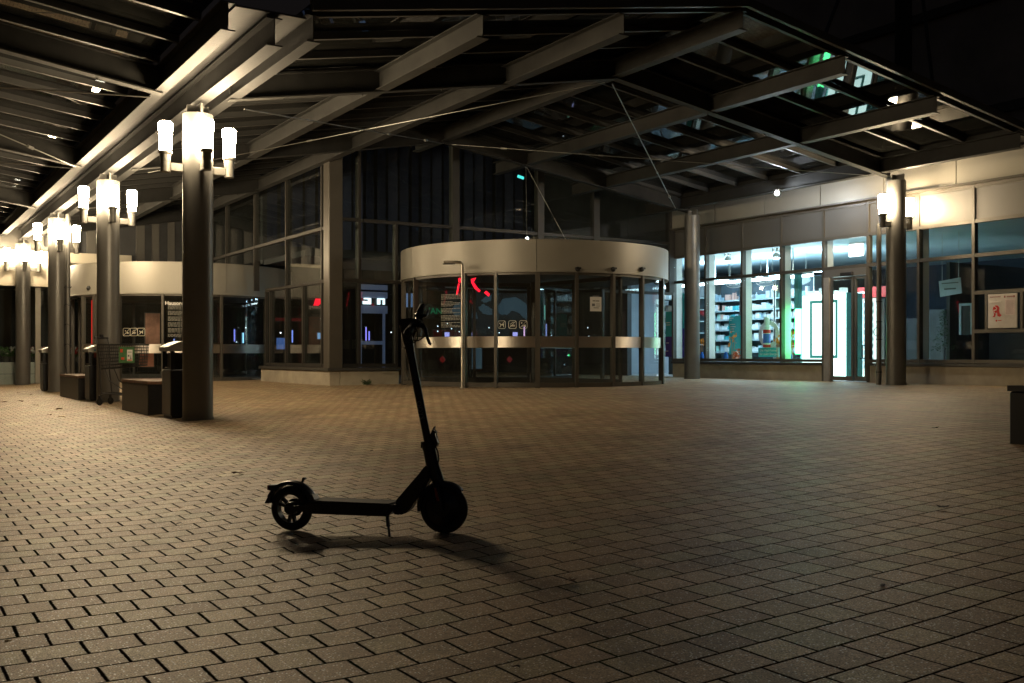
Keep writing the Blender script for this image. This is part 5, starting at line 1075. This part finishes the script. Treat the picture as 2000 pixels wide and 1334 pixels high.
# ---------------------------------------------------------------- kick scooter
Rz = math.atan2(-0.7311, 0.6823)
sct = thing('electric_scooter', (1.84, 5.08, 0), 'black electric kick scooter parked alone on its stand on the paving', 'scooter', None, Rz)
def wheel(cx, cz, r_, w_, spokes):
    bm = NB(); Mx = Matrix.Translation((cx, 0, cz)) @ Matrix.Rotation(R(90), 4, 'X'); pr = []
    for k in range(13):
        a = R(-100 + 200 * k / 12); pr.append((r_ - w_ * 0.55 + w_ * 0.55 * math.cos(a), w_ * 0.52 * math.sin(a)))
    pr.append(pr[0]); lathe(bm, pr, 56, caps=False, M=Mx); w0 = mk('wheel', bm, M_RUB, sct, True)
    ri = r_ - w_ * 0.62
    if spokes:
        bm = NB(); lathe(bm, [(ri - 0.012, -0.022), (ri, -0.024), (ri, 0.024), (ri - 0.012, 0.022), (ri - 0.012, -0.022)], 48, caps=False, M=Mx)
        lathe(bm, [(0.03, -0.028), (0.034, -0.02), (0.034, 0.02), (0.03, 0.028)], 24, M=Mx)
        for k in range(3):
            for q in (-0.23, 0.23):
                a = R(30 + 120 * k) + q; bar(bm, (cx + 0.03 * math.cos(a), 0, cz + 0.03 * math.sin(a)), (cx + (ri - 0.006) * math.cos(a), 0, cz + (ri - 0.006) * math.sin(a)), 0.014, 0.02, (0, 1, 0))
        mk('spoked_rim', bm, M_SCOOT, w0, True)
        bm = NB(); lathe(bm, [(0.046, -0.031), (0.046, -0.029)], 32, M=Mx); mk('brake_disc', bm, M_BLACK, w0)
    else:
        bm = NB(); lathe(bm, [(0.0, -0.034), (0.04, -0.034), (0.045, -0.03), (ri - 0.006, -0.024), (ri, -0.02), (ri, 0.02), (ri - 0.006, 0.024), (0.045, 0.03), (0.04, 0.034), (0.0, 0.034)], 48, caps=False, M=Mx); mk('motor_hub', bm, M_SCOOT, w0, True)
        bm = NB(); tube(bm, [(cx + (ri + 0.003) * math.cos(k * math.pi / 24), -0.022, cz + (ri + 0.003) * math.sin(k * math.pi / 24)) for k in range(48)], 0.0028, 5, True); mk('rim_line', bm, mat('rim_grey', (0.4, 0.4, 0.42), 0.4), w0)
wheel(-0.004, 0.139, 0.115, 0.05, True)
wheel(0.823, 0.170, 0.123, 0.052, False)
bm = NB(); prism(bm, [(0.10, 0.125), (0.11, 0.183), (0.57, 0.188), (0.60, 0.185), (0.55, 0.128)], -0.075, 0.075); bev(bm, 0.008, 2); mk('deck', bm, M_SCOOT, sct)
bm = NB(); box(bm, 0.14, 0.56, -0.068, 0.068, 0.1885, 0.1925); mk('grip_mat', bm, M_RUB, sct)
bm = NB()
prism(bm, [(0.56, 0.135), (0.575, 0.19), (0.59, 0.20), (0.70, 0.337), (0.716, 0.362), (0.742, 0.388), (0.765, 0.38), (0.758, 0.315), (0.678, 0.197), (0.646, 0.152), (0.622, 0.137), (0.60, 0.131)], -0.036, 0.036); bev(bm, 0.009, 2); mk('down_tube', bm, M_SCOOT, sct)
for s_ in (-1, 1):
    bm = NB(); prism(bm, [(-0.02, 0.13), (-0.02, 0.152), (0.13, 0.17), (0.13, 0.13)], s_ * 0.046 - 0.006, s_ * 0.046 + 0.006); mk('rear_stay', bm, M_SCOOT, sct)
bm = NB(); tube(bm, [(0.80, 0, 0.285), (0.763, 0, 0.38), (0.742, 0, 0.48)], [0.029, 0.033, 0.032], 20); mk('head_tube', bm, M_SCOOT, sct, True)
bm = NB(); tube(bm, [(0.742, 0, 0.48), (0.715, 0, 0.61), (0.652, 0, 0.91), (0.634, 0, 1.0), (0.618, 0, 1.08)], [0.0195, 0.0195, 0.0215, 0.025, 0.030], 24); mk('stem', bm, M_SCOOT, sct, True)
bm = NB(); tube(bm, [(0.738, 0, 0.502), (0.748, 0, 0.462)], 0.036, 20); box(bm, 0.708, 0.73, -0.02, 0.02, 0.468, 0.498); mk('folding_clamp', bm, M_SCOOT, sct, True)
bm = NB(); prism(bm, [(0.752, 0.53), (0.762, 0.55), (0.768, 0.565), (0.777, 0.577), (0.771, 0.558), (0.774, 0.551), (0.787, 0.549), (0.786, 0.543), (0.776, 0.543), (0.796, 0.492), (0.788, 0.474), (0.770, 0.47), (0.758, 0.5)], -0.014, 0.014); bev(bm, 0.003, 1); mk('folding_lever', bm, M_SCOOT, sct)
for s_ in (-1, 1):
    bm = NB(); tube(bm, [(0.79, s_ * 0.02, 0.30), (0.805, s_ * 0.044, 0.265), (0.818, s_ * 0.047, 0.20), (0.823, s_ * 0.047, 0.165)], [0.017, 0.017, 0.015, 0.013], 12); fk = mk('fork_leg', bm, M_SCOOT, sct, True)
    bm = NB(); prism(bm, [(0.794, 0.277), (0.806, 0.277), (0.822, 0.216), (0.808, 0.214)], s_ * 0.066 - 0.002, s_ * 0.066 + 0.002); mk('red_reflector', bm, M_REDR, fk)
def fender(c, r_, a0, a1, w_, name, extra=None):
    bm = NB(); pr = [(r_, -w_ / 2), (r_ + 0.006, -w_ / 2 + 0.006), (r_ + 0.011, 0), (r_ + 0.006, w_ / 2 - 0.006), (r_ - 0.012, w_ / 2 + 0.001), (r_ - 0.012, w_ / 2 - 0.003), (r_ + 0.002, 0), (r_ - 0.012, -w_ / 2 + 0.003), (r_ - 0.012, -w_ / 2 - 0.001), (r_, -w_ / 2)]
    lathe(bm, pr, 26, caps=False, M=Matrix.Translation((c[0], 0, c[1])) @ Matrix.Rotation(R(90), 4, 'X'), a0=R(a0), a1=R(a1))
    if extra: extra(bm)
    return mk(name, bm, M_SCOOT, sct, True)
fender((0.823, 0.170), 0.127, 44, 188, 0.06, 'front_fender')
rf = fender((-0.004, 0.139), 0.134, 20, 155, 0.066, 'rear_fender', lambda bm: (prism(bm, [(-0.145, 0.162), (-0.118, 0.163), (-0.09, 0.24), (-0.112, 0.222)], -0.03, 0.03), prism(bm, [(-0.05, 0.272), (-0.074, 0.261), (-0.122, 0.257), (-0.122, 0.23), (-0.08, 0.228)], -0.028, 0.028), prism(bm, [(0.05, 0.276), (0.058, 0.299), (0.066, 0.301), (0.078, 0.292), (0.072, 0.288), (0.064, 0.29), (0.06, 0.274)], -0.008, 0.008), prism(bm, [(0.116, 0.215), (0.125, 0.217), (0.142, 0.183), (0.12, 0.183)], -0.03, 0.03)))
bm = NB(); box(bm, -0.132, -0.1225, -0.026, 0.026, 0.231, 0.256); bev(bm, 0.002, 1); mk('tail_light', bm, mat('dark_red_lens', (0.12, 0.006, 0.01), 0.2), rf)
bm = NB(); tube(bm, [(0.535, -0.03, 0.13), (0.545, -0.05, 0.105), (0.556, -0.07, 0.082)], 0.010, 8); tube(bm, [(0.556, -0.07, 0.082), (0.575, -0.10, 0.036)], 0.0065, 8); mk('kickstand', bm, M_SCOOT, sct, True)
# head: stem top, display, bar with rising grip, lever and cables
bm = NB(); prism(bm, [(0.600, 1.06), (0.592, 1.098), (0.598, 1.108), (0.650, 1.114), (0.700, 1.104), (0.712, 1.09), (0.704, 1.066), (0.668, 1.054), (0.652, 1.02), (0.645, 0.97), (0.620, 0.98)], -0.024, 0.024); bev(bm, 0.006, 2); mk('display_head', bm, M_SCOOT, sct)
tl = R(20); ct, st_ = math.cos(tl), math.sin(tl)
def hb(y, dx=0, dz=0): return (0.672 + dx - (y * 0.17 if y > 0 else y * 0.16), y * ct, 1.085 + (0.44 * y if y > 0 else 0.22 * y) + dz)
bm = NB(); tube(bm, [hb(-0.22), hb(-0.1), hb(0), hb(0.1), hb(0.22)], 0.012, 12); mk('handlebar', bm, M_SCOOT, sct, True)
for s_ in (-1, 1):
    bm = NB(); tube(bm, [hb(s_ * 0.115), hb(s_ * 0.12), hb(s_ * 0.22), hb(s_ * 0.23)], [0.014, 0.0175, 0.0175, 0.014], 14); mk('grip', bm, M_RUB, sct, True)
    bm = NB()
    for k in range(2): tube(bm, [hb(s_ * (0.085 + 0.015 * k)), hb(s_ * (0.095 + 0.015 * k))], 0.021 - 0.002 * k, 12)
    if s_ > 0: tube(bm, [hb(0.09, 0.02), hb(0.11, 0.035, -0.005), hb(0.15, 0.038, -0.012), hb(0.2, 0.034, -0.015)], [0.012, 0.008, 0.006, 0.005], 8)
    else: tube(bm, [(0.69, -0.05, 1.07), (0.728, -0.06, 1.076), (0.75, -0.07, 1.055), (0.762, -0.08, 1.02), (0.777, -0.085, 0.985), (0.784, -0.087, 0.982)], [0.013, 0.012, 0.010, 0.008, 0.007, 0.006], 10)
    mk('brake_lever', bm, M_SCOOT, sct, True)
def smooth(ps, n=5):
    ps = [Vector(p) for p in ps]; out = []
    for q in range(len(ps) - 1):
        a, b_, c_, d_ = ps[max(0, q - 1)], ps[q], ps[q + 1], ps[min(len(ps) - 1, q + 2)]
        for k in range(n):
            u = k / n; out.append(0.5 * ((2 * b_) + (c_ - a) * u + (2 * a - 5 * b_ + 4 * c_ - d_) * u * u + (3 * b_ - a - 3 * c_ + d_) * u ** 3))
    return out + [ps[-1]]
bm = NB(); tube(bm, smooth([hb(-0.09, 0.01), (0.705, -0.06, 1.05), (0.70, -0.045, 1.01), (0.672, -0.02, 0.99), (0.652, 0.0, 1.005)]), 0.0035, 6); tube(bm, smooth([hb(0.09, 0.01), (0.712, 0.05, 1.05), (0.695, 0.04, 1.015), (0.67, 0.02, 1.0), (0.652, 0.0, 1.01)]), 0.0035, 6)
tube(bm, [(0.776, -0.01, 0.49), (0.795, -0.012, 0.45), (0.800, -0.012, 0.41), (0.785, -0.01, 0.37)], 0.0038, 6); mk('brake_cable', bm, M_RUB, sct, True)
sa = math.atan2(0.31, 0.064)
lt = text('lettering', 'ODYS', 0.036, M_GREYTXT, sct, (0.703, -0.0225, 0.645), 0, 0, 0, 0.0006)
d = Vector((0.064, 0, -0.305)).normalized(); nrm = Vector((0, -1, 0)); up_ = nrm.cross(d); lt.matrix_local = Matrix.Translation((0.7055, -0.0222, 0.655)) @ Matrix(((d.x, up_.x, nrm.x, 0), (d.y, up_.y, nrm.y, 0), (d.z, up_.z, nrm.z, 0), (0, 0, 0, 1)))

# ---------------------------------------------------------------- fallen leaves, weeds, litter on the paving
M_LF = [mat('fallen_leaf_brown', (0.16, 0.07, 0.03), 0.7, 0, 0.4, 30), mat('fallen_leaf_dark', (0.035, 0.02, 0.012), 0.7, 0, 0.4, 30), mat('fallen_leaf_tan', (0.38, 0.24, 0.11), 0.7, 0, 0.3, 30)]
def leaf(px, py, m, sz, label):
    t_ = tt(px); d = F * H / (py - HY)
    for _ in range(6): x = d * (S + K * t_); d = F * (H - gz(x)) / (py - HY)
    x, y = d * (S + K * t_), d * (K - S * t_); bm = NB(); a0 = random.uniform(0, 6.28)
    ce = bm.verts.new((0, 0, 0.012)); rim = []
    for k in range(10):
        a = a0 + k * math.pi / 5; r_ = sz * (1.0 if k % 2 == 0 else 0.5) * random.uniform(0.75, 1.1); rim.append(bm.verts.new((r_ * math.cos(a), r_ * math.sin(a) * 0.8, 0.004 + random.uniform(0, 0.35) * sz)))
    for k in range(10): bm.faces.new((ce, rim[k], rim[(k + 1) % 10]))
    bmesh.ops.solidify(bm, geom=bm.faces[:], thickness=0.0015)
    tag(mk('fallen_leaf', bm, M_LF[m], None, loc=(x, y, gz(x) + 0.003)), label, 'leaf', 'fallen leaves on the paving')
leaves = [(1842, 995, 1, .055, 'dark curled leaf on the right half of the paving'), (1826, 838, 1, .05, 'dark leaf near the black bench on the right'), (1305, 901, 1, .025, 'tiny dark scrap right of the scooter stem'), (1121, 1066, 1, .022, 'tiny dark scrap right of the scooter shadow'), (463, 927, 0, .05, 'brown leaf left of the scooter rear wheel, halfway to the column'), (1112, 1140, 0, .04, 'curled tan leaf at the edge of the stem shadow'), (116, 801, 0, .09, 'largest brown leaf among those left of the second bench'), (40, 785, 0, .08, 'brown leaf nearest the left edge'), (8, 787, 0, .08, 'brown leaf cut by the left edge'), (95, 812, 0, .06, 'brown leaf below the largest leaf on the left'), (120, 816, 2, .06, 'tan leaf just below the largest leaf on the left'), (70, 793, 0, .06, 'brown leaf between the left edge and the largest leaf'), (170, 798, 0, .05, 'brown leaf before the shopping cart'), (190, 802, 2, .05, 'tan leaf before the shopping cart'), (36, 768, 0, .06, 'far brown leaf before the farthest column'), (60, 772, 0, .05, 'far brown leaf right of the farthest column'), (352, 1027, 1, .03, 'dark scrap in the left foreground'), (354, 995, 2, .02, 'tan scrap above the dark scrap on the left'), (421, 795, 2, .05, 'tan leaf just right of the nearest column base'), (461, 796, 2, .04, 'tan leaf a little right of the nearest column'), (726, 882, 1, .02, 'tiny dark scrap left of the scooter stem'), (564, 884, 1, .02, 'tiny dark scrap above the scooter rear wheel'), (1357, 784, 2, .03, 'tan leaf before the slim right column'), (1009, 1308, 1, .02, 'dark scrap at the bottom centre'), (15, 1258, 2, .015, 'pale scrap at the lower left edge'), (5, 1061, 1, .02, 'dark scrap at the left edge, mid foreground')]
for l in leaves: leaf(*l)
def lump(px, py, r_, m, lab, cat):
    t_ = tt(px); d = F * H / (py - HY)
    for _ in range(6): x = d * (S + K * t_); d = F * (H - gz(x)) / (py - HY)
    y = d * (K - S * t_); bm = NB(); bmesh.ops.create_icosphere(bm, subdivisions=1, radius=r_)
    for v in bm.verts: v.co += Vector((random.uniform(-.3, .3), random.uniform(-.3, .3), random.uniform(-.2, .1))) * r_; v.co.z *= 0.5
    tag(mk('paper_scrap', bm, m, None, loc=(x, y, gz(x) + r_ * 0.35)), lab, cat)
lump(1723, 1144, 0.012, mat('bright_scrap', (0.95, 0.85, 0.8), 0.3), 'small bright white scrap in the right foreground', 'scrap')
lump(568, 1045, 0.014, mat('grey_pebble', (0.4, 0.38, 0.33), 0.5), 'grey pebble in the shadow of the scooter rear wheel', 'pebble')
bm = NB()
for k in range(46):
    a = random.uniform(0, 6.28); L_ = random.uniform(0.06, 0.2); p = Vector((random.uniform(-.04, .04), random.uniform(-.02, .02), 0)); d = Vector((math.cos(a) * 0.8, math.sin(a) * 0.35, random.uniform(0.4, 1))).normalized() * L_; n_ = d.orthogonal().normalized() * 0.014
    bm.faces.new([bm.verts.new(p), bm.verts.new(p + d * .6 + n_), bm.verts.new(p + d), bm.verts.new(p + d * .6 - n_)])
x = onY(717, GY - 0.25); tag(mk('weed', bm, mat('weed_green', (0.06, 0.11, 0.04), 0.7), None, loc=(x, GY - 0.22, gz(x))), 'small green weed growing at the foot of the hall plinth', 'plant')
